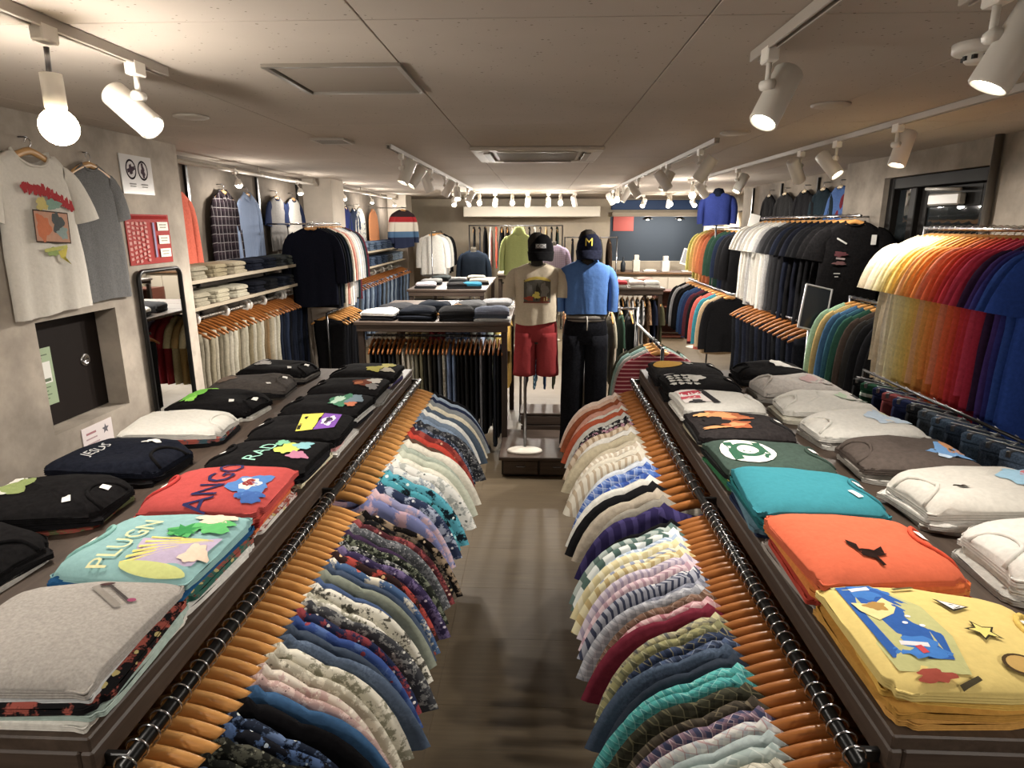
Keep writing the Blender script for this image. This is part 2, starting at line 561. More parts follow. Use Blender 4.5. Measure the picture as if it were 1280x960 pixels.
sh.append(('r', 4.145, 1.90, .02, .22, 0, '#9a8fb0'))
decal(p, sh, wallsurf(-2.503), eps=.0004)
p = tag(obj('paper_sign', MB().box(-2.509, -2.505, 3.23, 3.48, .74, .90), flat('#e6dcdc', .6)), 'small white paper sign below the wall hatch', 'sign')
decal(p, [('s', 3.42, .85, .03, 5, 0, '#6d6a72'), ('r', 3.30, .86, .08, .012, 0, '#b07a80'), ('r', 3.30, .83, .09, .008, 0, '#b89aa0'), ('r', 3.31, .80, .1, .008, 0, '#b89aa0')], wallsurf(-2.505), eps=.0004)
# tall mirror
mr = empty('wall_mirror', (-2.505, 4.13, .76))
tag(mr, 'tall mirror with rounded black frame leaning on concrete wall', 'mirror')
def rrect(w_, h_, r, n=5):
    out = []
    for cx, cy, a0 in ((w_ - r, h_ - r, 0), (-w_ + r, h_ - r, PI / 2), (-w_ + r, -h_ + r, PI), (w_ - r, -h_ + r, 1.5 * PI)):
        for k in range(n + 1):
            a = a0 + PI / 2 * k / n
            out.append((cx + r * math.cos(a), cy + r * math.sin(a)))
    return out
o1 = rrect(.235, .475, .05); 
obj('frame', MB().tube([(.02, y, .475 + z) for y, z in o1], .014, 8, closed=True), BLACKM, mr)
MIR = NT('mirror_glass').fin((.82, .83, .82, 1), .015, 1.0)
obj('glass', MB().add([(.018, y, .475 + z) for y, z in o1], [tuple(range(len(o1)))], False), MIR, mr)

# ceiling fittings
a = empty('air_conditioner', (-.02, 5.2, CZ)); tag(a, 'square ceiling air conditioner cassette above the mannequins', 'air conditioner')
m = MB(); W = .475
m.bbox(-W, W, -W, -W + .12, -.028, 0, .008).bbox(-W, W, W - .12, W, -.028, 0, .008).bbox(-W, -W + .12, -W + .12, W - .12, -.028, 0, .008).bbox(W - .12, W, -W + .12, W - .12, -.028, 0, .008)
obj('panel_frame', m, flat('#bdb5aa', .5), a)
for k in range(4):
    obj('louver', MB().bbox(-.28, .28, -.395, -.345, -.034, -.026, .006), flat('#8f877d', .5), a, rz=k * PI / 2)
obj('intake', MB().bbox(-.33, .33, -.33, .33, -.022, -.004, .006), flat('#a39b90', .5), a)
m = MB()
for k in range(12): m.box(-.30, .30, -.31 + k * .054, -.295 + k * .054, -.026, -.0225)
obj('grille_bar', m, flat('#8d857b', .6), a)
a = empty('access_hatch', (-.715, 2.57, CZ)); tag(a, 'square ceiling access hatch with thin aluminium frame', 'hatch')
m = MB(); W = .24
m.box(-W, W, -W, -W + .018, -.012, -.0005).box(-W, W, W - .018, W, -.012, -.0005).box(-W, -W + .018, -W + .018, W - .018, -.012, -.0005).box(W - .018, W, -W + .018, W - .018, -.012, -.0005)
obj('frame', m, flat('#9a948b', .3, .7), a)
obj('door_panel', MB().box(-W + .024, W - .024, -W + .024, W - .024, -.004, -.0005), flat('#9a8f84', .9), a)
a = empty('ceiling_vent', (-1.35, 4.35, CZ)); tag(a, 'small rectangular ceiling vent near the trouser alcove', 'vent')
m = MB()
for k in range(6): m.box(-.095, .095, -.10 + k * .036, -.085 + k * .036, -.012, -.004)
obj('slat', m, flat('#8a8278', .5), a)
obj('frame', MB().box(-.11, .11, -.125, -.105, -.014, -.0005).box(-.11, .11, .105, .125, -.014, -.0005).box(-.11, -.097, -.105, .105, -.014, -.0005).box(.097, .11, -.105, .105, -.014, -.0005), flat('#b0a89c', .5), a)
for (x, y, wd) in ((-1.765, 3.38, 'over the concrete wall side'), (1.323, 3.18, 'nearer the round smoke detector'), (1.158, 4.08, 'farther from the smoke detector')):
    o = tag(obj('ceiling_disc', MB().lathe([(.085, 0), (.085, -.006), (.07, -.012), (.0, -.013)][::-1], 24), flat('#b3aba0', .6), None, (x, y, CZ - .0005)), 'flat round ceiling cover, ' + wd, 'cover')
a = empty('smoke_detector', (1.325, 2.17, CZ - .0005)); tag(a, 'white round smoke detector on the ceiling', 'smoke detector')
obj('base', MB().lathe([(.0, -.03), (.062, -.03), (.07, -.024), (.072, 0)], 24), WHITE, a)
obj('sensor', MB().lathe([(.0, -.056), (.03, -.056), (.036, -.05), (.036, -.03)], 20), WHITE, a)
m = MB()
for k in range(8):
    t = 2 * PI * k / 8
    m.box(.036 * math.cos(t) - .006, .036 * math.cos(t) + .006, .036 * math.sin(t) - .006, .036 * math.sin(t) + .006, -.048, -.036)
obj('slot', m, flat('#2a2a2a'), a)

# ------------------------------------------------------------------ tracks and spots
def track(p0, p1, label, size=.034, name='light_track', z=CZ):
    (x0, y0), (x1, y1) = p0, p1
    s = size / 2
    m = MB()
    if abs(x0 - x1) < abs(y0 - y1):
        m.bbox(x0 - s, x0 - s + .010, y0, y1, z - .032, z - .0005, .002).bbox(x0 + s - .010, x0 + s, y0, y1, z - .032, z - .0005, .002).box(x0 - s + .010, x0 + s - .010, y0, y1, z - .012, z - .0005)
    else:
        m.bbox(x0, x1, y0 - s, y0 - s + .010, z - .032, z - .0005, .002).bbox(x0, x1, y0 + s - .010, y0 + s, z - .032, z - .0005, .002).box(x0, x1, y0 - s + .010, y0 + s - .010, z - .012, z - .0005)
    return tag(obj(name, m, flat('#a79f95', .5)), label, 'track')

LENS = glow('#fff3dc', 18.0); LENS_OFF = flat('#d8d2c6', .3)
MSB = {}
def spot_meshes(kind):
    if kind in MSB: return MSB[kind]
    r, L = .044, .175
    body = MB().lathe([(r * .93, .0), (r, .004), (r, L), (r * .95, L + .004), (r * .86, L + .004), (r * .86, L - .018)], 22).mesh('body')
    lens = MB().lathe([(0, L - .012), (r * .86, L - .012)], 22).mesh('lens')
    adapt = MB().bbox(-.018, .018, -.032, .032, -.045, 0, .004).mesh('adapter')
    stem = MB().cyl((0, 0, -.045), (0, 0, -.10), .0085, n=10).mesh('stem')
    joint = MB().cyl((-.02, 0, 0), (.02, 0, 0), .015, n=12).mesh('joint')
    MSB[kind] = (body, lens, adapt, stem, joint, L)
    return MSB[kind]

def spot(x, y, aim, label, lit=True, power=None, z=CZ - .02, group='white track spotlights', across=False, cone=135, drop=.0):
    """aim = direction (dx,dy,dz) the lamp throws light."""
    body, lens, adapt, stem, joint, L = spot_meshes('spot')
    root = empty('track_spotlight', (x, y, z)); tag(root, label, 'spotlight', group)
    obj('adapter', adapt, WHITE, root, rz=PI / 2 if across else 0)
    obj('stem', stem, WHITE, root)
    d = Vector(aim).normalized()
    pr = (Vector((0, 0, 1)) - d * d.z).normalized()
    obj('joint', joint, WHITE, root, (0, 0, -.105), rz=math.atan2(d.y, d.x) - PI / 2)
    q = Vector((0, 0, 1)).rotation_difference(d)
    c = Vector((0, 0, -.105)) - d * .085 - pr * .052
    b = obj('body', body, WHITEM, root, c); b.rotation_mode = 'QUATERNION'; b.rotation_quaternion = q
    l = obj('lens', lens, LENS if lit else LENS_OFF, b)
    if lit:
        ld = bpy.data.lights.new('spot_beam', 'SPOT')
        ld.energy = power or SPOT_W; ld.color = WARM; ld.spot_size = math.radians(cone); ld.spot_blend = 1.0; ld.shadow_soft_size = .035
        lo = bpy.data.objects.new('spot_beam', ld); COL.objects.link(lo); lo.parent = root
        lo.location = c + d * (L + .02)
        lo.rotation_mode = 'QUATERNION'; lo.rotation_quaternion = Vector((0, 0, -1)).rotation_difference(d)
    return root

def bulb(x, y, label, z=CZ - .02, power=None, r=.048, lit=True, drop=.075):
    root = empty('globe_bulb_lamp', (x, y, z)); tag(root, label, 'bulb lamp', 'bare globe bulbs on tracks')
    body, lens, adapt, stem, joint, L = spot_meshes('spot')
    obj('adapter', adapt, WHITE, root)
    obj('stem', MB().cyl((0, 0, -.055), (-.004, 0, -.055 - drop), .007, n=8), STEEL, root)
    obj('socket', MB().lathe([(.0, -.045 - drop), (.027, -.045 - drop), (.027, -.13 - drop), (.02, -.14 - drop)][::-1], 16), WHITE, root)
    n = 10; prof = [(max(.0001, r * math.sin(PI * k / n)), -.135 - drop - r * .9 - r * math.cos(PI * k / n)) for k in range(n + 1)]
    obj('globe', MB().lathe(prof, 18), glow('#ffe9c4', 22.0), root)
    ld = bpy.data.lights.new('bulb_light', 'POINT'); ld.energy = power or BULB_W; ld.color = WARM; ld.shadow_soft_size = r
    lo = bpy.data.objects.new('bulb_light', ld); COL.objects.link(lo); lo.parent = root; lo.location = (0, 0, -.135 - drop - r * 2.3)
    return root

track((-1.31, .6), (-1.31, 2.36), 'white light track over the graphic tee table')
bulb(-1.31, 1.80, 'bare glowing globe bulb nearest the hung white tee', power=26)
spot(-1.31, 2.19, (.75, -.15, -.62), 'white spotlight just past the glowing globe bulb', power=26)
track((.68, .4), (.68, 2.24), 'white light track over the bright tee table')
spot(.68, 2.10, (-.42, -.25, -.8), 'white spotlight at the end of the track above folded tees')
track((1.0, .4), (1.0, 1.72), 'short light track holding the large cropped spotlight')
spot(1.0, 1.60, (-.38, .10, -.85), 'white spotlight cropped by the picture top')
track((1.87, 2.2), (1.87, 8.4), 'long light track along the door wall')
TR = [(3.63, (-.25, -.1, -.9), True, 'nearest the pipe'), (4.33, (.45, -.5, -.75), True, 'above the dark door frame'), (4.9, (.5, .35, -.8), True, 'facing the black tees'), (6.4, (-.45, -.15, -.8), True, 'above the white tees')]
for y, aim, lit, wd in TR: spot(1.87, y, aim, 'white spotlight on the long door wall track, ' + wd, lit, power=46)
spot(1.87, 7.6, (.6, .2, -.75), 'white spotlight at the far end of the door wall track')
track((1.12, 4.33), (1.12, 10.6), 'light track running toward the serving counter')
CR = [(4.75, (-.5, .2, -.8)), (5.9, (.55, .1, -.75)), (6.15, (-.4, -.1, -.9)), (7.6, (.5, -.2, -.8)), (9.0, (-.5, -.1, -.8)), (10.2, (.4, -.4, -.8))]
for k, (y, aim) in enumerate(CR): spot(1.12, y, aim, '%s spotlight along the track toward the serving counter' % ordn(k), power=115)
track((-1.03, 4.55), (-1.03, 10.1), 'light track between the vent and air conditioner')
CL = [(4.95, (-.35, -.25, -.85)), (5.35, (-.5, -.3, -.75)), (6.3, (.3, .2, -.85)), (7.2, (-.5, .1, -.8)), (8.3, (.1, -.6, -.75)), (9.5, (-.4, -.3, -.8))]
for k, (y, aim) in enumerate(CL): spot(-1.03, y, aim, '%s spotlight on the track beside the air conditioner' % ordn(k), power=115)
# pipe rails with small lamps in front of the shelf bays
def lamp_bar(y0, y1, label, x=-2.66, z=2.45):
    m = MB().cyl((x, y0, z), (x, y1, z), .016, n=10)
    o = tag(obj('lamp_bar', m, flat('#c4bdb2', .4)), label, 'lamp bar')
    n = max(2, int((y1 - y0) / 1.2))
    b = MB()
    for k in range(n + 1):
        yy = y0 + .1 + (y1 - y0 - .2) * k / n
        b.cyl((x, yy, z), (x, yy, CZ - .001), .007, n=8)
    obj('bracket', b, flat('#c4bdb2', .4), o)
lamp_bar(4.6, 7.85, 'white lamp bar above the folded trouser shelves')
lamp_bar(8.45, 12.3, 'white lamp bar above the folded jeans shelves')
def clip_lamp(y, label, x=-2.66, z=2.45, power=6):
    root = empty('clip_lamp', (x, y, z)); tag(root, label, 'lamp', 'small lamps on the shelf bars')
    obj('clip', MB().bbox(-.014, .014, -.018, .018, -.03, .02, .003), WHITE, root)
    obj('stem', MB().cyl((0, 0, -.03), (.03, 0, -.075), .006, n=8), WHITE, root)
    obj('shade', MB().lathe([(.016, 0), (.03, -.03), (.034, -.055), (.03, -.05), (.024, -.03)], 16), WHITE, root, (.03, 0, -.07))
    obj('globe', MB().lathe([(.0001, -.075), (.018, -.07), (.028, -.055), (.026, -.04), (.012, -.03)], 14), LENS, root, (.03, 0, -.07))
    ld = bpy.data.lights.new('clip_light', 'POINT'); ld.energy = power; ld.color = WARM; ld.shadow_soft_size = .03
    lo = bpy.data.objects.new('clip_light', ld); COL.objects.link(lo); lo.parent = root; lo.location = (.05, 0, -.18)
clip_lamp(5.72, 'small lit lamp above the light blue shirt')
clip_lamp(7.2, 'small lit lamp above the hanging dark sweatshirts', power=6)
for k, y in enumerate((8.85, 10.3, 11.9)): clip_lamp(y, '%s small lit lamp above the jeans shelves' % ordn(k), power=9)
# far lamps
track((-1.6, 11.2), (1.4, 11.2), 'cross light track before the back clothes rail')
for k, (x, aim) in enumerate(((-1.45, (.1, -.7, -.55)), (-1.2, (.2, .5, -.8)), (-.75, (.0, -.75, -.5)), (-.2, (-.1, .6, -.75)), (.15, (.0, -.65, -.6)), (.6, (.2, .5, -.8)))):
    spot(x, 11.2, aim, '%s spotlight along the far cross track' % ordn(k), power=120, across=True)
track((1.7, 11.9), (3.4, 11.9), 'cross light track in front of the serving opening')
for k, (x, aim) in enumerate(((1.85, (-.3, -.6, -.6)), (2.3, (0, .6, -.7)), (2.75, (.1, -.75, -.45)), (3.2, (.2, .5, -.8)))):
    spot(x, 11.9, aim, '%s spotlight before the serving opening' % ordn(k), power=120, across=True)
for k, (x, y) in enumerate(((-1.0, 11.0), (-.45, 11.0), (.35, 11.0))):
    bulb(x, y, '%s glowing globe bulb before the back clothes rail' % ordn(k), power=22, drop=.0, r=.04)
for k, (x, y) in enumerate(((1.12, 9.6), (1.87, 8.2), (2.3, 11.7))):
    bulb(x, y, '%s glowing globe bulb toward the serving counter' % ordn(k), power=20, drop=.0, r=.04)
# unseen tracks and spots added behind the camera as frontal fill
track((-1.31, -2.2), (-1.31, .3), 'added track for fill spots at the entrance end over the concrete wall')
track((1.4, -2.2), (1.4, .3), 'added track for fill spots at the entrance end over the door wall')
for k, (x, y, aim) in enumerate(((-1.31, -.3, (.35, .5, -.8)), (1.4, -.2, (-.35, .5, -.8)), (-1.31, -1.4, (-.1, .5, -.8)), (1.4, -1.4, (.1, .5, -.8)), (-1.31, .1, (-.5, .55, -.65)), (1.4, .1, (.5, .55, -.65)))):
    spot(x, y, aim, '%s added fill spotlight at the unseen entrance end' % ordn(k), power=26)
# ------------------------------------------------------------------ garments
GC = {}
def body_mesh(hw=.215, hem=.25, zt=-.052, drop=.075, length=.70, t=.012, neck=.075, scoop=.035, rip=.004, seed=0, nx=16, nz=9, th=None, bk=.3):
    key = ('body', bk, hw, hem, zt, drop, length, t, neck, scoop, rip, seed, th)
    if key in GC: return GC[key]
    q = random.Random(seed)
    ph = [q.uniform(0, 6.28) for _ in range(6)]
    kk = [q.uniform(6, 10), q.uniform(12, 18)]
    th = t if th is None else th
    loops = []
    for j in range(nz + 1):
        s = (j / nz) ** 1.3
        loop = []
        w_ = hw + (hem - hw) * min(1, s * 1.6) + .012 * math.sin(PI * min(1, s * 3))
        tt = (.85 + .15 * min(1, s * 7)) * (t + (th - t) * s)
        for side in (-1, 1):
            for i in range(nx + 1):
                u = -1 + 2 * i / nx
                if side == 1: u = -u
                if side == 1 and i in (0, nx): continue
                x0 = u * hw
                ax = abs(x0)
                if ax < neck:
                    top = zt - scoop * (1 if side == -1 else bk) * math.sqrt(max(0, 1 - (ax / neck) ** 2))
                else:
                    top = zt - drop * ((ax - neck) / (hw - neck)) ** 1.25 if hw > neck else zt
                bot = zt - length + .012 * math.sin(2.2 * u + ph[0]) - .01 * (1 - u * u)
                z = top + (bot - top) * s
                y = side * tt * math.sqrt(max(0, 1 - abs(u) ** 3.5))
                y += rip * s * (math.sin(kk[0] * u * (1 + .1 * s) + ph[1] + 1.5 * s) + .6 * math.sin(kk[1] * u + ph[2]))
                loop.append((u * w_ + .004 * math.sin(9 * s + ph[3]) * s, y, z))
        loops.append(loop)
    mb = MB().rings(loops, False, False)
    N2 = 2 * nx
    for i in range(nx):
        xm = (-1 + 2 * (i + .5) / nx) * hw
        if abs(xm) < neck * .98: continue
        q4 = (i, i + 1, (N2 - i - 1) % N2, (N2 - i) % N2)
        q4 = tuple(dict.fromkeys(q4))
        mb.f.append(q4[::-1]); mb.mi.append(0)
    me = mb.mesh('garment_body')
    GC[key] = me
    return me

def sleeve_mesh(side, p, w0=.085, w1=.07, t=.011, n=10, m=7, seed=0):
    key = ('sl', side, tuple(p), w0, w1, t, seed)
    if key in GC: return GC[key]
    q = random.Random(seed * 7 + side)
    ph = q.uniform(0, 6)
    (ax, az), (bx, bz), (cx, cz) = p
    rr = []
    for j in range(m + 1):
        s = j / m
        x = (1 - s) ** 2 * ax + 2 * s * (1 - s) * bx + s * s * cx
        z = (1 - s) ** 2 * az + 2 * s * (1 - s) * bz + s * s * cz
        dx = 2 * (1 - s) * (bx - ax) + 2 * s * (cx - bx); dz = 2 * (1 - s) * (bz - az) + 2 * s * (cz - bz)
        l = math.hypot(dx, dz); px, pz = -dz / l, dx / l
        w_ = w0 + (w1 - w0) * s
        ring = []
        for k in range(n):
            a = 2 * PI * k / n
            ring.append((side * (x + px * w_ * math.cos(a)), t * math.sin(a) * (1 + .35 * s) + .004 * math.sin(7 * s + ph + k) * s, z + pz * w_ * math.cos(a)))
        rr.append(ring if side > 0 else ring[::-1])
    me = MB().rings(rr, False, False).mesh('sleeve')
    GC[key] = me
    return me

def collar_camp(zt=-.052, neck=.075, scoop=.035, t=.014, bk=.15):
    key = ('cc', bk, zt, neck, scoop, t)
    if key in GC: return GC[key]
    rows = [[], [], []]; n = 16
    for k in range(n + 1):
        a = -PI * .5 + .12 + (2 * PI - .24) * k / n      # starts and ends at the front (-y)
        cx, sy = math.cos(a), math.sin(a)
        fr = max(0, -sy)
        x = neck * cx; y = (t + .004) * sy
        z = zt - scoop * ((1 - bk) * fr + bk) * (1 - cx * cx * .9)
        rows[0].append((x * .93, y * .8, z + .004))
        rows[1].append((x * 1.0, y * 1.1, z + .022 - .012 * fr))
        o = .028 + .03 * fr
        rows[2].append((x * 1.0 + cx * .026, y * 1.35 + sy * .004, z - o + .012))
    v = rows[0] + rows[1] + rows[2]; n1 = n + 1; f = []
    for r in range(2):
        for k in range(n): f.append((r * n1 + k, r * n1 + k + 1, (r + 1) * n1 + k + 1, (r + 1) * n1 + k))
    me = MB().add(v, f).mesh('collar'); GC[key] = me
    return me

def collar_crew(zt=-.052, neck=.075, scoop=.035, t=.014, r=.007):
    key = ('cr', zt, neck, scoop, t, r)
    if key in GC: return GC[key]
    pts = []
    for k in range(18):
        a = 2 * PI * k / 18
        fr = max(0, -math.sin(a))
        x = neck * math.cos(a)
        pts.append((x, t * math.sin(a), zt - scoop * (1 if math.sin(a) < 0 else .3) * abs(math.sin(a)) + .002))
    me = MB().tube(pts, r, 6, closed=True).mesh('collar'); GC[key] = me
    return me

def hanger_meshes():
    if 'h' in GC: return GC['h']
    pts = []; rs = []
    for k in range(-7, 8):
        u = k / 7
        pts.append((u * .205, 0, -.052 - .085 * abs(u) ** 1.35))
        rs.append(.0178 - .008 * abs(u) ** 2)
    arm = MB().tube(pts, rs, 8, sx=.62, sy=1.0).mesh('arm')
    hk = []
    for k in range(11):
        a = -PI * .35 + PI * 1.4 * k / 10
        hk.append((.019 * math.cos(a), 0, -.012 + .019 * math.sin(a)))
    hk = [(0, 0, -.052), (.004, 0, -.036)] + hk
    hook = MB().tube(hk, .0022, 6).mesh('hook')
    GC['h'] = (arm, hook)
    return GC['h']

def hanger(loc, rz, label, group, m=None, hook=True):
    arm, hk = hanger_meshes()
    o = obj('wooden_hanger', arm, m or HANGW, None, loc, rz)
    tag(o, label, 'hanger', group)
    if hook: obj('hook', hk, CHROME, o)
    return o

STY = {
    'short': dict(b=dict(hw=.212, neck=.108, scoop=.06, bk=.95, zt=-.064, drop=.062), c=dict(neck=.104, scoop=.05, bk=.9, zt=-.068), sl=((.172, -.150), (.258, -.165), (.292, -.37)), w=(.045, .088)),
    'tee': dict(b=dict(hw=.22, hem=.255, length=.66), sl=((.175, -.14), (.26, -.155), (.29, -.35)), w=(.05, .088)),
    'long': dict(b=dict(hw=.215, hem=.245, length=.66), sl=((.172, -.14), (.285, -.18), (.272, -.66)), w=(.05, .05)),
    'sweat': dict(b=dict(hw=.225, hem=.24, length=.64, t=.014), sl=((.175, -.14), (.30, -.18), (.285, -.62)), w=(.052, .055)),
}
def shirt(style, mt, loc, rz, label, group=None, cat='shirt', collar='camp', seed=0, cmat=None, name='hanging_shirt', scale=None, smat=None, len_=None, t=None, rip=None):
    st = STY[style]
    b = dict(st['b'])
    if len_: b['length'] = len_
    if t: b['t'] = t
    if rip: b['rip'] = rip
    o = obj(name, body_mesh(seed=seed % 5, **b), mt, None, loc, rz)
    if scale: o.scale = scale
    tag(o, label, cat, group)
    for sd in (-1, 1):
        obj('sleeve', sleeve_mesh(sd, st['sl'], st['w'][0], st['w'][1], min(t or .012, .042), seed=seed % 5), smat or mt, o)
    cm = cmat or mt
    if collar == 'camp': obj('collar', collar_camp(t=min(.05, b.get('t', .012)) + .003, **st.get('c', {})), cm, o)
    elif collar == 'crew': obj('collar', collar_crew(t=min(.06, b.get('t', .012)) + .002, neck=b.get('neck', .075), scoop=b.get('scoop', .035)), cm, o)
    return o

def slab_garment(name, mt, loc, rz, label, group, cat, hw=.17, length=.75, t=.015, zt=-.11, seed=0, band=None):
    o = obj(name, body_mesh(hw=hw, hem=hw * .94, zt=zt, drop=.0, length=length, t=t, neck=.001, scoop=0, rip=.004, seed=seed % 5, nx=10, nz=6), mt, None, loc, rz)
    tag(o, label, cat, group)
    if band:
        obj('waistband', MB().bbox(-hw - .002, hw + .002, -t - .002, t + .002, zt - .035, zt + .004, .006) if ('wb', hw, t, zt) not in GC else GC[('wb', hw, t, zt)], band, o)
    return o

# ------------------------------------------------------------------ folded tops
def wob(q, amp, x, y):
    return amp * (math.sin(17 * x + 9 * y + q[0]) + .7 * math.sin(-11 * x + 21 * y + q[1]) + .5 * math.sin(31 * x + 5 * y + q[2])) / 2.2
PEXP = 13.0
def taper(x, a):
    s = min(1.0, max(0.0, (x / a - .15) / .85))
    return 1 - .30 * s ** 1.6
def fold_h(x, y, a, b, h, q, amp, sag=0.0):
    b = b * taper(x, a)
    sx_ = min(1.0, max(0.0, (x / a - .2) / .8))
    sag = sag * (1 + 1.6 * sx_ ** 2)
    r = min(1, (abs(x / a) ** PEXP + abs(y / b) ** PEXP) ** (1 / PEXP))
    c = abs(x / a) * abs(y / b)
    cr = max(0.0, 1 - 7 * abs(math.sin(9 * x + 14 * y + q[3]))) + max(0.0, 1 - 8 * abs(math.sin(-13 * x + 8 * y + q[4])))
    return amp * .5 * cr * (1 - r ** 8) - sag * max(r ** 3.5, .75 * sx_ ** 2) + h * (1 - .35 * r ** 14) + (wob(q, amp, x, y) + wob(q, amp * .45, 2.3 * y, 1.9 * x)) * (1 - r ** 10) - .35 * h * c ** 3
def folded_mesh(a, b, h, seed, amp=.003, N=56, sag=0.0):
    key = ('fold', a, b, h, seed, amp, sag)
    if key in GC: return GC[key]
    r_ = random.Random(seed); q = [r_.uniform(0, 6.28) for _ in range(6)]
    rr = []
    def outline(sc, dz):
        ring = []
        for k in range(N):
            t = 2 * PI * k / N
            c, s = math.cos(t), math.sin(t)
            e = 2 / PEXP
            x = a * math.copysign(abs(c) ** e, c); y = b * math.copysign(abs(s) ** e, s)
            wv = 1 + .022 * math.sin(3 * t + q[3]) + .020 * math.sin(5 * t + q[4]) + .012 * math.sin(11 * t + q[5])
            sx_ = min(1.0, max(0.0, (x / a - .2) / .8))
            ring.append((x * sc * wv, y * sc * wv * taper(x * sc * wv, a), dz * (1 - .0 * sx_) - sag * (1 + 1.6 * sx_ ** 2)))
        return ring
    n = 3
    rr.append(outline(.965, 0))
    for k in range(n):
        z0 = h * .6 * k / n; z1 = h * .6 * (k + 1) / n
        rr.append(outline(.995, z0 + (z1 - z0) * .25)); rr.append(outline(1.0, z0 + (z1 - z0) * .6)); rr.append(outline(.982, z1))
    for sc in (.995, .975, .93, .85, .72, .55, .36, .16):
        ring = outline(sc, 0)
        ring = [(x, y, fold_h(x, y, a, b, h, q, amp, sag)) for x, y, _ in ring]
        rr.append(ring)
    me = MB().rings(rr).mesh('folded'); GC[key] = (me, q)
    return GC[key]

def folded(mt, loc, rz, label, group, a=.17, b=.15, h=.022, seed=0, amp=.003, prints=None, collar=None, tagc=None, cat='tee shirt', name='folded_tee', sag=0.0):
    me, q = folded_mesh(a, b, h, seed, amp, sag=sag)
    o = obj(name, me, mt, None, loc, rz)
    tag(o, label, cat, group)
    surf = lambda x, y, e: (x, y, fold_h(x, y, a, b, h, q, amp, sag) + e)
    if collar is not None:
        pts = []
        for k in range(13):
            t = -PI / 2 + PI * k / 12
            x = a * .99 - .062 * math.cos(t); y = .066 * math.sin(t)
            pts.append(surf(x, y, .002))
        obj('collar', MB().tube(pts, .0055, 6), collar, o)
    if tagc:
        decal(o, [('r', a * .80, .02, .022, .03, .2, '#e8e6e0'), ('r', a * .52, -.075, .02, .034, .5, '#dedcd6')][:tagc], surf, 'label_tag', .0035)
    if prints:
        decal(o, prints, surf)
    return o
def stack(x, y, z, rz, layers, label, group, top=None, a=.17, b=.15, seed=0, h=.021, big=None, amp=.004, collar=None, tagc=1, prints=None, cat='tee shirt', hname='stack', jit=.010, lab2=None):
    """layers: (material, word) bottom -> top; the last one carries print and collar."""
    q = random.Random(seed * 13 + 5)
    n = len(layers); z00 = z
    for k, (mt, wd) in enumerate(layers):
        last = k == n - 1
        lx = x + q.uniform(-jit, jit); ly = y + q.uniform(-jit, jit)
        if last:
            folded(mt, (x, y, z), rz, label, group, a, b, big or h * 1.25, seed, amp, prints, collar, tagc, cat, sag=round(.2 * (z - z00), 3))
        else:
            g_ = q.choice((.95, .98, 1.0, 1.03))
            folded(mt, (lx, ly, z), rz + q.uniform(-.06, .06), '%s tee folded %s from the bottom under the %s' % (wd, ordn(k), hname), group, round(a * g_, 3), round(b * g_, 3), h, (seed + k) % 4, .0016, cat=cat, sag=round(.2 * (z - z00), 3))
        z += h * .93
    return z
# ------------------------------------------------------------------ long display tables
TZ = 1.20
def long_table(x0, x1, y0, y1, ydiv, aisle, railx, label):
    root = empty('display_table', ((x0 + x1) / 2, (y0 + y1) / 2, 0)); tag(root, label, 'table')
    cx, cy = root.location.x, root.location.y
    def B(name, ax, bx_, ay, by, az, bz, mt=DARKW, b=.004):
        return obj(name, MB().bbox(ax - cx, bx_ - cx, ay - cy, by - cy, az, bz, b), mt, root)
    pw = (x1 - x0) / 3
    for k in range(3): B('plank', x0 + k * pw + .0008, x0 + (k + 1) * pw - .0008, y0, y1, TZ - .028, TZ, b=.003)
    B('fascia', x0, x0 + .022, y0, y1, TZ - .075, TZ - .0285); B('fascia', x1 - .022, x1, y0, y1, TZ - .075, TZ - .0285)
    B('end_apron', x0 + .0225, x1 - .0225, y0, y0 + .022, TZ - .16, TZ - .0285, DARKWX); B('end_apron', x0 + .0225, x1 - .0225, y1 - .022, y1, TZ - .16, TZ - .0285, DARKWX)
    ea = x1 if aisle > 0 else x0
    for yy in (y0 + .03, ydiv, y1 - .03):
        B('leg', ea - aisle * .023 - .022, ea - aisle * .023 + .022, yy - .022, yy + .022, 0, TZ - .0752, DARKWZ)
    eb = x0 if aisle > 0 else x1
    for yy in (y0 + .03, y1 - .03): B('leg', eb + aisle * .03 - .022, eb + aisle * .03 + .022, yy - .022, yy + .022, 0, TZ - .0752, DARKWZ)
    m = MB().cyl((railx - cx, y0 + .005 - cy, 1.135), (railx - cx, y1 - .005 - cy, 1.135), .0125, n=10)
    obj('rail', m, BLACKM, root)
    for yy in (y0 + .03, ydiv, y1 - .03):
        m = MB().bbox(min(railx, ea - aisle * .02) - cx, max(railx, ea - aisle * .02) - cx, yy - .006 - cy, yy + .006 - cy, 1.122, 1.148, .002)
        obj('rail_bracket', m, BLACKM, root)
    B('lower_shelf', x0 + .06, x1 - .35 if aisle > 0 else x1 - .06, y0 + .06, y1 - .06, .10, .13) if aisle > 0 else B('lower_shelf', x0 + .35, x1 - .06, y0 + .06, y1 - .06, .10, .13)
    return root
LRX, RRX = -.672, .537
long_table(-1.57, -.712, .82, 3.50, 1.94, 1, LRX, 'long dark wooden table of graphic tees with patterned shirts hung below')
long_table(.578, 1.45, .88, 3.55, 1.92, -1, RRX, 'long dark wooden table of bright tees with plaid shirts hung below')

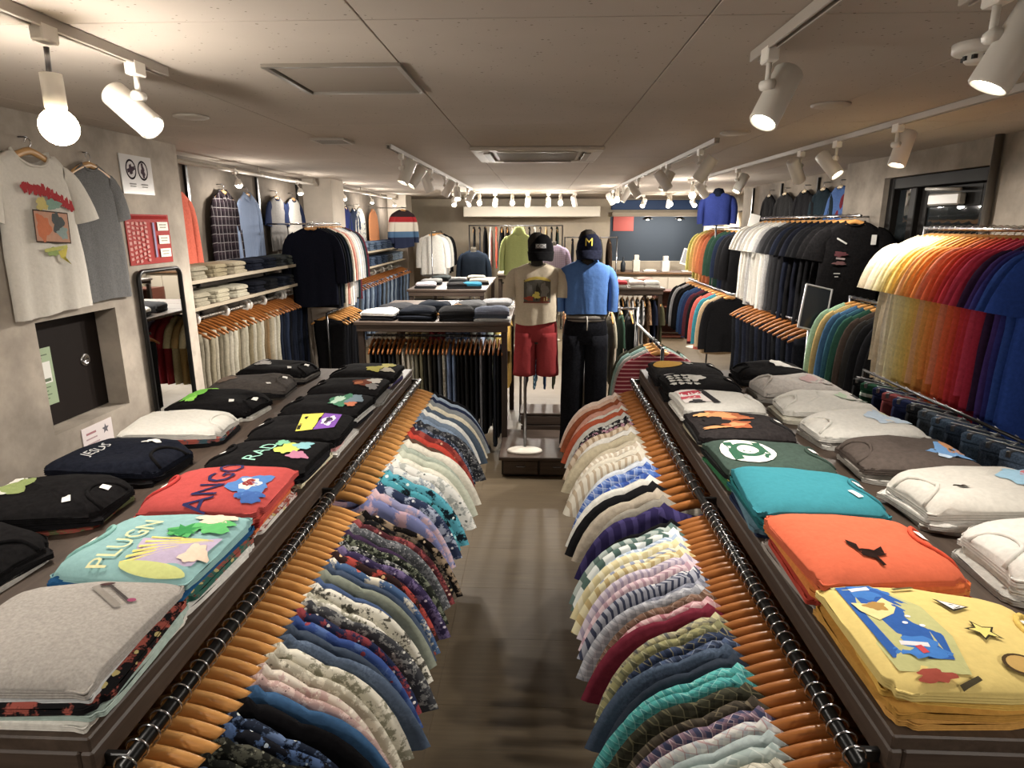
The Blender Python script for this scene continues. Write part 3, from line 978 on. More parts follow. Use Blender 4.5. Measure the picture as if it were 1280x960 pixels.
F = floral; PL = plaid; SP = stripe; FB = fabric
LN = [('brown floral', F('#5a3a34', '#8a5a4e', '#2a1d1c', 30)), ('navy denim', denim('#2b3a54')), ('black leaf print', F('#141513', '#3b3d33', '#6a6a58', 26)), ('dark olive leaf print', F('#1b1c18', '#4a4a3e', '#787866', 30)),
      ('black and blue tropical print', F('#14161d', '#3f5a86', '#a9b9c9', 18)), ('navy hibiscus print', F('#1c2434', '#587098', '#c9cfc8', 16, .3)), ('solid black', FB('#121113')), ('steel blue', FB('#34587e')),
      ('dusty pink paisley', F('#b08d86', '#c9aea4', '#7c5f60', 28)), ('cream and pink floral', F('#cfc3b2', '#b99a92', '#e6dccc', 20)), ('pale khaki leaf print', F('#a79f8a', '#cfc8b2', '#77705e', 22)), ('cream botanical print', F('#d6d0bc', '#8d8a74', '#e8e2d0', 20, .4)),
      ('slate blue', denim('#46566c')), ('charcoal blue', FB('#3c4757')), ('royal blue', F('#2e4a8c', '#46649e', '#8a2f3c', 12)), ('navy and red floral', F('#232b4a', '#8c3038', '#d8d0c8', 18)),
      ('grey sketch floral', F('#3a3b40', '#8a8a86', '#c9c6bc', 24)), ('ivory palm print', F('#dcd7c8', '#9d9a84', '#6c6a58', 18, .8)), ('ivory and black floral', F('#d2cdbc', '#4c4a42', '#e6e0d0', 20, .2)), ('faded navy', FB('#42557a')),
      ('sage grey', FB('#7c8274')), ('deep slate', FB('#3d4a60')), ('blue panel print', F('#3d5c86', '#d8cfb8', '#b9503c', 9)), ('red and black floral', F('#31201f', '#a93428', '#d9b070', 13)),
      ('purple floral', F('#33294c', '#6a5a86', '#c0b4c8', 18)), ('black and white small floral', F('#1b1c20', '#8f918c', '#d6d3c8', 34)), ('dark green small floral', F('#20241f', '#6a705c', '#b9b49c', 34, .7)), ('plum', FB('#3a2a44')),
      ('grey dotted', F('#4a4d52', '#7e8084', '#b9b9b6', 40)), ('maroon floral', F('#4a1f26', '#8d3a3c', '#d6b09a', 18)), ('black floral', F('#131214', '#5a4d3e', '#a08a66', 18)), ('black and tan palm', F('#120f0e', '#8a745a', '#c2aa88', 11))]
LF = [('lavender and blue tropical', F('#6a72a4', '#b58f9c', '#3a4474', 9)), ('lilac palm print', F('#8a8cb4', '#c2a0a8', '#4a5484', 8, .5)), ('navy wave print', F('#2a3654', '#9aa6bc', '#d6dade', 14)), ('teal and black floral', F('#2a98a8', '#121a20', '#8ccdd0', 10)),
      ('aqua hibiscus', F('#3aa0b4', '#15222c', '#d6e2de', 11, .6)), ('white floral', F('#d6d6d0', '#8d96a0', '#e6e4dc', 17)), ('white and grey leaf', F('#dcdad2', '#a4a8a2', '#6c726e', 15)), ('off-white', FB('#dcd8c8')), ('pale sage', FB('#b9beac')), ('mint grey', FB('#a2ac9e')),
      ('ivory', FB('#d8d2c2')), ('brown', FB('#5a4034')), ('red orange', FB('#c03a28')), ('dark red', F('#7a2420', '#a84032', '#d8a888', 13)), ('navy small floral', F('#252d3f', '#6c7890', '#c8ccd0', 26)), ('charcoal floral', F('#2b2d33', '#6a6c70', '#a8a8a4', 26)),
      ('light denim', denim('#7086a0')), ('grey blue', FB('#6f7f92')), ('white cotton', FB('#dcdcd6')), ('slate', FB('#4c5a6a')), ('cream', FB('#d6cdb4')), ('steel grey', FB('#82888c')), ('navy', FB('#27304a')), ('pale blue', FB('#98a9bd')), ('black', FB('#17171a'))]
RN = [('grey plaid', PL('#b4b0a6', '#8d8a84', '#5c5c5c', 26)), ('cream and black plaid', PL('#c2bda9', '#8f8c78', '#3a3a36', 30)), ('sage green', PL('#8fa09c', '#a9b6b0', '#c9cfc8', 14)), ('pale grey green', FB('#9aa7a6')), ('white and red check', PL('#c6c4bd', '#9aa0a8', '#a83c3c', 26)),
      ('navy and pink plaid', PL('#3a3f5c', '#8c6a78', '#d0b8b8', 28)), ('brown and black plaid', PL('#4a4236', '#2a2620', '#8a7c60', 20)), ('dark olive plaid', PL('#3a3a2c', '#24241d', '#7a7450', 22)), ('teal gingham', PL('#2c9c98', '#186a70', '#8fd0c8', 36)), ('bright teal plaid', PL('#38a8a2', '#1c747a', '#a0dad0', 32)),
      ('dark slate', FB('#2c3440')), ('slate blue chambray', denim('#39485c')), ('navy plaid', PL('#2a3448', '#46587a', '#8a94a8', 24)), ('navy tartan', PL('#232c40', '#3c4c6c', '#a89a58', 22)), ('olive and yellow plaid', PL('#8c8854', '#4c5040', '#c8c08a', 20)), ('khaki and navy plaid', PL('#a8a074', '#3c4254', '#d0c890', 22)),
      ('maroon', FB('#6a1f30')), ('pink and maroon plaid', PL('#c49a9c', '#8c3a4c', '#e0ccc8', 18)), ('brown check', PL('#7a5a48', '#503828', '#b0988a', 24)), ('grey and white plaid', PL('#8a8c94', '#b9bac0', '#4c5058', 26)), ('grey tartan', PL('#6c7080', '#9a9cac', '#3c404c', 24)),
      ('navy pinstripe', SP('#9a9ca8', '#3c4258', 70)), ('white and navy stripe', SP('#c8c8c8', '#4a5068', 60)), ('pink stripe', SP('#d2b6bc', '#b08a98', 55)), ('lilac stripe', SP('#c8bcc8', '#a094ac', 60)), ('yellow cream stripe', SP('#d6cc9c', '#b8a060', 45)), ('cream and blue stripe', SP('#d4ccb0', '#8a94b0', 40)),
      ('pale yellow', SP('#d6c890', '#e4dcb8', 40)), ('light blue', SP('#9cb0cc', '#c8d2dc', 50)), ('white and green stripe', SP('#d6dcd6', '#4c6860', 24)), ('grey green stripe', SP('#a8b4ae', '#58706a', 30)), ('solid black', FB('#141416'))]
RF = [('purple stripe', SP('#2c2450', '#41386c', 26)), ('grey beige', FB('#8a8478')), ('taupe', FB('#a89c8a')), ('black', FB('#18181a')), ('white with black trim', FB('#cfcdc4')), ('blue plaid', PL('#2c4c9c', '#4c78c4', '#c8d4e4', 15)), ('bright blue check', PL('#3058a8', '#88a4d8', '#e0e4ea', 18)), ('pale blue white', FB('#c6ccd4')),
      ('ivory stripe', SP('#d0c8b4', '#b09c80', 45)), ('cream', FB('#d4ccba')), ('beige stripe', SP('#c4b49c', '#e0d8c8', 50)), ('oatmeal', FB('#c0b49c')), ('light khaki', FB('#b4a88c')), ('white', FB('#d4d0c8')), ('tan stripe', SP('#cdb89c', '#a48868', 40)), ('dark pink floral', F('#2c2428', '#b07a8c', '#d0c0c0', 22)),
      ('black and white', F('#1c1c20', '#c4c4bc', '#6c6c70', 22)), ('grey white', FB('#b8b4ac')), ('rust orange', FB('#a84c2c')), ('white linen', FB('#cec8bc')), ('salmon', FB('#c08a78')), ('orange brown', FB('#8c4828')), ('peach', FB('#cca892')), ('cream pink', FB('#d6bfb0'))]

def rail_row(specs, x, y0, y1, z, rz, rail, group, style='short', collar='camp', cat='shirt', name='hanging_shirt', hm=None, hang=True, jit=.025, noun=None, lens=None, seed=0, t=None):
    n = len(specs); q = random.Random(seed + 77)
    noun = noun or cat
    for i, (wd, mt) in enumerate(specs):
        y = y0 + (y1 - y0) * i / max(1, n - 1)
        a = rz + q.uniform(-jit, jit)
        st = style if isinstance(style, str) else style[i % len(style)]
        dz = q.uniform(-.004, .0)
        shirt(st, mt, (x, y, z + dz), a, '%s %s, %s from the front, %s' % (wd, noun, ordn(i), rail), group, cat, collar, seed=i * 3 + seed, name=name, len_=(lens or .66) + .02 * q.randint(0, 4), t=t, scale=(q.uniform(.98, 1.14), 1, q.uniform(.94, .99)))
        if hang: hanger((x, y, z + dz), a, 'wooden hanger carrying the %s %s on the %s' % (wd, noun, rail) if True else '', 'wooden hangers', hm)
ZR = 1.135 + .0125 - .007 + .009
def two_rails():
    L = rail_row
    L(LN, LRX, .835, 1.885, ZR, 0, 'nearer tropical rail', 'patterned shirts under the graphic tee table', seed=1)
    L(LF, LRX, 2.005, 3.40, ZR, 0, 'farther tropical rail', 'patterned shirts under the graphic tee table', seed=2)
    L(RN, RRX, .905, 1.865, ZR, PI, 'nearer plaid rail', 'plaid shirts under the bright tee table', hm=HANGD, seed=3)
    L(RF, RRX, 1.985, 3.42, ZR, PI, 'farther plaid rail', 'plaid shirts under the bright tee table', hm=HANGD, seed=4)
two_rails()

# ------------------------------------------------------------------ folded tees on the long tables
BLK = fabric('#141314', .3); NVY = fabric('#141721', .3); CHAR = fabric('#2b2a2b', .25); WHT = fabric('#c9c6be', .06); OFFW = fabric('#beb9af', .06)
GRY = fabric('#a39d96', .14, 160); DGRY = fabric('#4a4542', .15)
def mixl(*hs):
    out = []
    for wd, h in hs: out.append((floral(h, '#a84a3a', '#c8b464', 12) if 'print' in wd else fabric(h), wd))
    return out
PG = 'folded tees on the graphic tee table'
BG = 'folded tees on the bright tee table'
xf = -.885; xb = -1.345
# aisle row of the graphic tee table (collar end toward the table middle => rz = PI)
stack(xf, .985, TZ, PI + .04, mixl(('white', '#d6d2c8'), ('pale mint', '#a9bdb4'), ('dark multicolour print', '#1d1b1d'), ('pale grey', '#c2c4c4')) + [(GRY, 'heather grey')], 'heather grey tee with a thin line print, nearest on the graphic tee table', PG, a=.172, b=.158, seed=1, collar=None, tagc=0, hname='heather grey tee',
      prints=[('r', -.06, -.07, .012, .11, .9, '#8f8880'), ('r', -.075, -.085, .006, .10, .9, '#4a4442'), ('e', -.115, -.06, .008, .006, 0, '#9a4668'), ('e', -.035, -.115, .014, .006, .3, '#4a3434'), ('r', .12, .02, .012, .03, .3, '#8c3430')])
stack(xf, 1.30, TZ, PI - .05, mixl(('white', '#d6d4ce'), ('green multicolour print', '#2c6a5c'), ('ocean blue', '#1c5a86'), ('deep blue', '#1a4f7c')) + [(fabric('#86b2b2', .05), 'aqua')], 'aqua tee with a yellow and purple sunburst palm print', PG, a=.172, b=.158, seed=2, collar=fabric('#84b8b0'), hname='aqua tee',
      prints=[('p', [(-.155, .10), (-.02, .135), (.005, .02), (-.16, -.02)], '#b9a9c4')] + [('p', [(-.15, .0), (-.012 + .0 * k, .128 - .022 * k), (-.008, .118 - .022 * k)], '#e0d470') for k in range(6)] +
      [('e', -.085, .128, .075, .02, -.06, '#c8cf7c'), ('b', -.06, -.03, .035, .03, 3, '#4fae5c'), ('b', -.115, -.06, .045, .035, 4, '#58b766'), ('b', -.10, -.10, .045, .03, 9, '#e2c9b2'), ('b', -.14, .06, .025, .035, 6, '#e6cdb4'),
       ('t', 'PLUGN', .032, .035, .066, PI / 2 + PI, '#dcd8a0'), ('s', -.06, -.03, .04, 7, .3, '#2f8f4a')])
stack(xf - .01, 1.625, TZ, PI + .05, mixl(('white multicolour print', '#d2cec6'), ('orange', '#cf6a34'), ('red', '#b8342f'), ('coral', '#c64a3c')) + [(fabric('#b4433f', .06), 'red')], 'red tee with large navy lettering and a shark print', PG, a=.178, b=.155, seed=3, collar=fabric('#b83430'), hname='red lettered tee',
      prints=[('t', 'ANGO', -.01, .02, .10, PI / 2 + PI, '#2b2c56'), ('b', -.105, .03, .05, .075, 8, '#4a7ab8'), ('b', -.10, .02, .026, .04, 5, '#d8cfc4'), ('b', -.098, .015, .014, .025, 2, '#8c2a2a'), ('b', -.13, .10, .035, .03, 7, '#3c62a4')])
stack(xf, 1.93, TZ, PI - .03, mixl(('red multicolour print', '#c8c0b0'), ('cream', '#cfc8a8'), ('black', '#201f22')) + [(BLK, 'black')], 'black tee with pale green graffiti lettering', PG, a=.175, b=.145, seed=4, collar=BLK, hname='graffiti tee',
      prints=[('t', 'RAD', .0, .03, .07, PI / 2 + PI - .2, '#8fc6b4'), ('b', -.07, -.01, .035, .055, 2, '#b4c04a'), ('b', -.105, -.05, .03, .035, 4, '#7ab0b8'), ('b', -.12, .04, .03, .03, 6, '#b0708c'), ('b', -.03, -.06, .02, .03, 5, '#6fae8c')])
stack(xf, 2.235, TZ, PI + .03, mixl(('white', '#c9c6c0'), ('pink', '#c48a88'), ('black', '#1c1b1d')) + [(BLK, 'black')], 'black tee with a yellow and purple block print', PG, a=.172, b=.145, seed=5, collar=BLK, hname='yellow and purple print tee',
      prints=[('p', [(-.02, .11), (.02, -.09), (-.055, -.115), (-.075, .095)], '#d8cc3c'), ('p', [(-.078, .095), (-.058, -.115), (-.13, -.10), (-.145, .06)], '#7c4ca8'), ('b', -.105, -.005, .022, .055, 3, '#d8d4dc'), ('b', -.105, -.005, .012, .04, 5, '#3a3440'),
              ('r', -.02, .07, .012, .05, .2, '#2a2820'), ('r', -.015, .02, .012, .04, .1, '#2a2820'), ('r', -.01, -.03, .012, .05, .0, '#2a2820')])
stack(xf, 2.54, TZ, PI - .04, mixl(('black', '#222124'), ('white', '#b9b8b4')) + [(BLK, 'black'), (BLK, 'black')], 'black tee with a misty green landscape print', PG, a=.172, b=.145, seed=6, collar=BLK, hname='green landscape tee',
      prints=[('b', -.065, .0, .045, .09, 3, '#3f7a5c'), ('b', -.05, .0, .022, .06, 5, '#a8c4b0'), ('b', -.115, -.02, .03, .07, 6, '#6a7c88'), ('b', -.12, .05, .022, .03, 4, '#b86a4a')])
stack(xf, 2.85, TZ, PI + .02, mixl(('grey', '#8a8884'), ('black', '#1c1b1c')) + [(BLK, 'black'), (BLK, 'black')], 'black tee with a brown round figure print', PG, a=.172, b=.145, seed=7, collar=BLK, hname='brown figure tee',
      prints=[('b', -.08, .02, .045, .06, 3, '#6a3420'), ('e', -.06, .035, .02, .025, 0, '#a4603a'), ('b', -.12, -.03, .03, .05, 8, '#b8b4ac'), ('b', -.13, .07, .025, .04, 4, '#7c7a78')])
stack(xf, 3.17, TZ, PI - .03, mixl(('purple', '#4a4470'), ('white', '#bdbab4')) + [(BLK, 'black'), (BLK, 'black')], 'black tee with yellow scroll print, farthest on graphic tee table', PG, a=.172, b=.15, seed=8, collar=BLK, hname='yellow scroll tee',
      prints=[('b', -.06, .04, .04, .06, 3, '#b4ac48'), ('b', -.10, -.05, .035, .06, 5, '#c8c070'), ('b', -.125, .05, .03, .04, 6, '#b9b2a0')])
# wall row of the graphic tee table (rz = 0, collar toward the middle)
LBK = [(1.0, [('white', '#d0ccc4'), ('black', '#1b1a1c')], BLK, 'black tee with white script over a white tee, nearest wall side', [('t', 'w', -.03, -.05, .1, .2, '#bdbab4'), ('b', .0, .08, .012, .02, 2, '#b8b5b0')], 0, .174),
       (1.28, [('white', '#d2cfc8'), ('black', '#1c1b1c')], BLK, 'black tee with white scribbles, second along the wall side', [('b', -.05, -.03, .03, .02, 3, '#a8a6a2'), ('r', -.08, .06, .04, .008, .4, '#c4c2bc'), ('r', -.05, .07, .03, .008, -.3, '#c4c2bc')], 0, .174),
       (1.60, [('olive print', '#6a7446'), ('black', '#19181a')], BLK, 'black tee over an olive patterned tee on the wall side', [('b', -.11, .03, .04, .06, 5, '#7c8a52'), ('b', -.13, -.05, .03, .04, 6, '#c0beb4'), ('b', -.14, .08, .02, .03, 2, '#cfccc4')], 2, .178),
       (1.93, [('black', '#1b1a1c'), ('black', '#161518')], NVY, 'navy black tee with small white words on the wall side', [('t', 'JESUS', -.08, -.02, .045, PI / 2, '#b9b9b8'), ('b', .06, .06, .03, .02, 9, '#d0cec8')], 0, .18),
       (2.28, [('black', '#1c1a1b'), ('teal print', '#3c5a64')], WHT, 'plain white tee among black ones on the wall side', None, 0, .178),
       (2.60, [('white', '#c6c3ba'), ('black', '#181719')], BLK, 'black tee with bright green splash on the wall side', [('b', -.12, .02, .035, .10, 3, '#6fc23c'), ('b', -.10, -.06, .02, .035, 5, '#86d048'), ('b', -.09, .08, .02, .03, 8, '#8fd850')], 2, .178),
       (2.92, [('camouflage grey', '#5a5650'), ('black', '#1c1b1c')], DGRY, 'dark grey tee with faded marks on the wall side', [('b', -.12, .0, .03, .09, 4, '#6c5c50')], 2, .178),
       (3.24, [('black', '#1c1b1d'), ('grey', '#57534f')], BLK, 'black tee with pale streaks, farthest on wall side', [('b', -.09, .0, .03, .06, 4, '#a09c98'), ('b', -.13, .06, .02, .04, 6, '#8a8684')], 2, .176)]
for k, (y, ly, mt, lab, pr, tg, a_) in enumerate(LBK):
    stack(xb - .02, y, TZ, .10 * ((-1) ** k), mixl(*ly) + [(mt, 'top')], lab, PG, a=a_, b=.148, seed=20 + k, h=.026, amp=.010, collar=(WHT if mt is WHT else BLK if mt is not DGRY else DGRY), tagc=tg, prints=pr, hname=' '.join(lab.split()[:6]).strip(','))
# aisle row of the bright tee table (rz = 0: collar toward +x)
rx = .755
stack(rx + .015, 1.055, TZ, -.02, mixl(('amber', '#c8923c'), ('mustard', '#b9862c'), ('yellow', '#d0a43c')) + [(fabric('#d6bd6a', .04), 'yellow')], 'yellow tee with a blue cartoon star print, nearest on bright tee table', BG, a=.185, b=.158, seed=9, collar=fabric('#d4b450'), hname='yellow star tee', tagc=1,
      prints=[('p', [(-.165, .14), (-.085, .15), (-.03, .06), (-.03, -.04), (-.05, -.13), (-.16, -.12)], '#b4b274'), ('p', [(-.16, .13), (-.09, .138), (-.045, .06), (-.045, -.04), (-.06, -.10), (-.155, -.09)], '#2b5aa4'), ('b', -.11, .105, .035, .025, 3, '#3a74bc'), ('b', -.10, -.07, .04, .03, 5, '#3a78c4'),
              ('p', [(-.155, .07), (-.115, .062), (-.09, .085), (-.075, .06), (-.095, .03), (-.13, .01), (-.15, .04)], '#e0cc88'), ('b', -.115, .055, .02, .015, 6, '#a8803c'), ('r', -.12, .115, .04, .012, .2, '#d8d4d8'), ('r', -.105, -.06, .045, .012, -.2, '#d8d4d8'), ('r', -.10, -.075, .012, .02, .2, '#c04048'),
              ('e', -.075, .02, .005, .004, 0, '#e0e4e8'), ('e', -.09, .0, .005, .004, 0, '#e0e4e8'), ('e', -.065, -.01, .005, .004, 0, '#e0e4e8'),
              ('p', [(.005, .085), (.06, .06), (.02, .04)], '#3a3428'), ('p', [(.012, .08), (.053, .06), (.022, .046)], '#e6e2dc'), ('s', .035, -.02, .032, 5, .2, '#3a3424'), ('s', .035, -.02, .024, 5, .2, '#e0cc66'), ('e', .045, -.105, .03, .024, 0, '#4a3a24'), ('e', .045, -.105, .024, .019, 0, '#c09a50'),
              ('r', -.03, .125, .05, .008, .3, '#5a5434'), ('b', -.11, -.135, .03, .012, 7, '#a04838'), ('r', -.06, -.145, .04, .008, .4, '#4a4230')])
stack(rx, 1.365, TZ, .03, mixl(('grey', '#9a938c'), ('red', '#b03c2c'), ('amber', '#cf7a2c'), ('orange', '#cf6428')) + [(fabric('#c85a36', .05), 'orange')], 'bright orange tee with a small black bird motif', BG, a=.178, b=.158, seed=10, collar=fabric('#cf4a28'), hname='orange bird tee',
      prints=[('b', -.03, -.085, .026, .014, 3, '#241612'), ('p', [(-.052, -.085), (-.046, -.05), (-.062, -.03), (-.066, -.055)], '#241612'), ('p', [(-.02, -.075), (.006, -.055), (-.002, -.085)], '#241612'), ('r', -.025, -.11, .008, .03, .2, '#241612')])
stack(rx, 1.68, TZ, -.03, mixl(('navy', '#25304a'), ('grey blue', '#5a7c8c'), ('dark teal', '#1c5a60'), ('teal', '#1f7c80')) + [(fabric('#2a7c88', .05), 'teal')], 'plain teal tee with a white label', BG, a=.18, b=.155, seed=11, collar=fabric('#27747f'), hname='plain teal tee', amp=.005, tagc=2)
EM = '#e2e0d4'
stack(rx + .005, 1.985, TZ, .02, mixl(('green', '#2f6a44'), ('yellow', '#b4a848'), ('black', '#1f2120')) + [(fabric('#3a4a42', .14), 'dark green')], 'dark green tee with a white round emblem', BG, a=.182, b=.148, seed=12, collar=fabric('#36463e'), hname='round emblem tee',
      prints=[('e', -.075, .0, .085, .105, 0, EM), ('r', -.028, .0, .028, .15, 0, '#2f5a44'), ('r', -.122, .0, .028, .15, 0, '#2f5a44'), ('e', -.075, .0, .052, .062, 0, '#2f5a44'), ('e', -.075, .0, .033, .040, 0, EM)])
stack(rx + .01, 2.32, TZ, -.03, mixl(('black', '#1d1c1d'), ('cream', '#a8a088'), ('charcoal', '#2c2b2b')) + [(fabric('#2c2828', .25), 'charcoal')], 'charcoal tee with an orange flame print', BG, a=.18, b=.158, seed=13, collar=CHAR, hname='flame print tee',
      prints=[('b', -.05, .04, .075, .07, 3, '#a85c34'), ('b', -.06, .05, .05, .045, 5, '#d09058'), ('b', -.03, -.06, .055, .04, 6, '#a85a34'), ('b', -.03, -.06, .03, .02, 8, '#cf8c58'), ('b', -.10, -.02, .05, .045, 9, '#2a2626'), ('b', -.13, .06, .03, .02, 2, '#d8a060'), ('b', -.11, -.09, .05, .014, 4, '#c88c54'), ('b', .02, .02, .03, .014, 7, '#b86840')])
stack(rx + .02, 2.66, TZ, .02, mixl(('black', '#1d1c1d'), ('white', '#c9c6be')) + [(WHT, 'white'), (WHT, 'white')], 'white tee with red lettering and a black band', BG, a=.178, b=.155, seed=14, collar=WHT, hname='white and red tee',
      prints=[('r', -.105, .02, .11, .20, 0, '#d8cfca'), ('r', -.11, .055, .085, .05, .1, '#b8384a'), ('r', -.12, -.005, .08, .04, -.1, '#c44c5a'), ('t', 'LIV', -.115, .03, .06, -.1, '#e6ddda'), ('r', -.045, .01, .03, .22, .12, '#2c2a2c'), ('b', -.11, -.07, .03, .025, 5, '#3c3a3c')])
stack(rx + .02, 2.98, TZ, -.02, mixl(('black', '#1d1c1d'), ('grey', '#8d8a86')) + [(BLK, 'black'), (BLK, 'black')], 'black tee with a dense white line print', BG, a=.178, b=.148, seed=15, collar=BLK, hname='white line print tee',
      prints=[('b', -.02, .02, .04, .05, 3, '#d4d2cc')] + [('b', -.14 + .035 * (k % 4), -.09 + .045 * (k // 4), .014, .016, k, '#c6c4be') for k in range(16)] + [('r', -.13, .1, .05, .012, .2, '#d0ceca')])
stack(rx + .02, 3.29, TZ, .03, mixl(('black', '#1d1c1d'), ('black', '#201f20')) + [(CHAR, 'charcoal'), (CHAR, 'charcoal')], 'charcoal tee with a yellow patch, farthest on bright tee table', BG, a=.178, b=.148, seed=16, collar=CHAR, hname='yellow patch tee', prints=[('e', -.09, .02, .075, .075, 0, '#d0a03c'), ('b', .02, .03, .02, .03, 3, '#b8b6b0')])
# wall row of the bright tee table (rz = PI)
rb = 1.215
RBK = [(1.04, [('white', '#cfcbc4'), ('white', '#d4d1ca')], OFFW, 'white tee nearest on the wall side of the bright table', None, 1, .20),
       (1.36, [('light grey', '#a8a49c'), ('cream', '#c6c1b4'), ('white', '#d2cec6')], WHT, 'rumpled white tee with rolled grey hems, second along wall side', [('b', -.13, .02, .03, .05, 3, '#c4ccd6')], 0, .20),
       (1.70, [('grey', '#a5a098'), ('white', '#cac6be'), ('white', '#d2cfc8')], OFFW, 'white tee with faded blue and red print on the wall side', [('b', -.11, .0, .05, .06, 3, '#8ab0c6'), ('b', -.15, .03, .035, .06, 5, '#b46a70'), ('b', -.12, .08, .05, .03, 6, '#c9a9b4'), ('b', .09, .05, .02, .012, 7, '#5a544c')], 0, .20),
       (2.03, [('white', '#cfcbc4'), ('grey', '#8c867e')], fabric('#554b45', .12), 'brown grey tee with a sky blue print', [('b', -.12, .02, .05, .08, 3, '#6c9cd0'), ('b', -.155, -.03, .02, .06, 5, '#c0885c'), ('b', -.085, .06, .025, .03, 6, '#b8cce0')], 0, .18),
       (2.35, [('white', '#cfccc4'), ('grey', '#9a9690')], WHT, 'white tee with a pale blue cloud print', [('b', -.10, .0, .06, .08, 3, '#b4c6d8'), ('b', -.14, -.05, .02, .04, 5, '#d0cc98')], 0, .18),
       (2.66, [('cream', '#bdb8a8'), ('white', '#d0ccc4')], WHT, 'white tee with small green dots print', [('b', -.09, -.02, .03, .05, 3, '#b8cdb0'), ('b', -.14, .05, .02, .02, 5, '#5c6a5c'), ('b', -.14, -.04, .016, .02, 6, '#4c4c4c'), ('b', -.12, .0, .02, .015, 7, '#6c6c6a')], 0, .18),
       (2.98, [('grey', '#8c8882'), ('light grey', '#a8a49e')], fabric('#b0aaa4', .12), 'light grey tee with faint pink print', [('b', -.09, .0, .05, .06, 3, '#b89a98'), ('b', -.13, .04, .03, .05, 5, '#9c9894')], 0, .18),
       (3.29, [('black', '#1c1b1c'), ('charcoal', '#2c2a2a')], BLK, 'black tee with a white smoke print on the wall side', [('b', -.06, .0, .05, .06, 3, '#d2cfc9'), ('b', -.12, .05, .03, .04, 5, '#a8a4a0')], 0, .172)]
for k, (y, ly, mt, lab, pr, tg, a_) in enumerate(RBK):
    stack(rb + (a_ - .18) * .9, y, TZ, PI + .06 * ((-1) ** k), mixl(*ly) + [(mt, 'top')], lab, BG, a=a_, b=.155, seed=40 + k, h=.028, amp=.014, collar=mt, tagc=tg, prints=pr, hname=' '.join(lab.split()[:6]).strip(','))
# ------------------------------------------------------------------ cross table with trousers below
def cross_table(x0, x1, y0, y1, label, railz=1.05, z=TZ, front_mat=DARKWX, rail_m=None, back_rail=True):
    root = empty('display_table', ((x0 + x1) / 2, (y0 + y1) / 2, 0)); tag(root, label, 'table')
    cx, cy = root.location.x, root.location.y
    def B(name, ax, bx_, ay, by, az, bz, mt=DARKWX, b=.004): return obj(name, MB().bbox(ax - cx, bx_ - cx, ay - cy, by - cy, az, bz, b), mt, root)
    n = 4
    for k in range(n): B('plank', x0, x1, y0 + (y1 - y0) * k / n + .0008, y0 + (y1 - y0) * (k + 1) / n - .0008, z - .03, z)
    B('apron', x0 + .02, x1 - .02, y0 + .012, y0 + .034, z - .085, z - .0305); B('apron', x0 + .02, x1 - .02, y1 - .034, y1 - .012, z - .085, z - .0305)
    for ax in (x0 + .05, x1 - .05):
        for ay in (y0 + .05, y1 - .05): B('leg', ax - .025, ax + .025, ay - .025, ay + .025, 0, z - .0855, DARKWZ)
    for ry in ((y0 + .22, y1 - .22) if back_rail else (y0 + .22,)):
        obj('rail', MB().cyl((x0 + .05 - cx, ry - cy, railz), (x1 - .05 - cx, ry - cy, railz), .012, n=10), rail_m or BLACKM, root)
    return root
cross_table(-1.56, -.235, 5.27, 6.85, 'dark cross table of folded tops with trousers hung below')
TRO = ['#1c1d20', '#24262b', '#191a1c', '#2a2b2d', '#a49d8f', '#beb7a7', '#635f53', '#7c7866', '#726e55', '#2d2d2a', '#514e46', '#201f1e', '#948f7c', '#677997', '#7c8fb2', '#232428', '#1a1b1d', '#2c3038', '#4e5259', '#18181a', '#74767c', '#1e1f22']
WDS = {'#1c1d20': 'black', '#24262b': 'off-black', '#191a1c': 'jet black', '#2a2b2d': 'charcoal', '#a49d8f': 'stone patterned', '#beb7a7': 'pale stone', '#635f53': 'dark khaki', '#7c7866': 'olive grey', '#726e55': 'olive', '#2d2d2a': 'dark olive', '#514e46': 'brown grey', '#201f1e': 'soft black',
       '#948f7c': 'camouflage', '#677997': 'slate blue', '#7c8fb2': 'washed blue', '#232428': 'ink', '#1a1b1d': 'deep black', '#2c3038': 'dark slate', '#4e5259': 'graphite', '#18181a': 'pitch black', '#74767c': 'mid grey', '#1e1f22': 'coal'}
order = [16, 0, 1, 2, 3, 15, 6, 4, 5, 12, 7, 8, 9, 10, 11, 18, 12, 14, 13, 2, 19, 3, 16, 1, 20, 0, 21, 17, 15, 2]
for i, k in enumerate(order):
    x = -1.45 + 1.15 * i / (len(order) - 1)
    c = TRO[k]
    mt = floral(c, '#c2bcae', '#6a6658', 20) if k in (4, 12) else fabric(c, .2)
    ln = .62 + .28 * ((i * 37) % 10) / 10
    slab_garment('hanging_trousers', mt, (x, 5.49, 1.059), PI / 2 + RND.uniform(-.06, .06), '%s trousers, %s along the rail of the cross table' % (WDS[c], ordn(i)), 'trousers under the cross table', 'trousers', hw=.15, length=ln, t=.0175, zt=-.105, seed=i)
    hanger((x, 5.49, 1.059), PI / 2 + RND.uniform(-.05, .05), 'wooden hanger, %s along the cross table rail' % ordn(i), 'wooden hangers', HANGD)
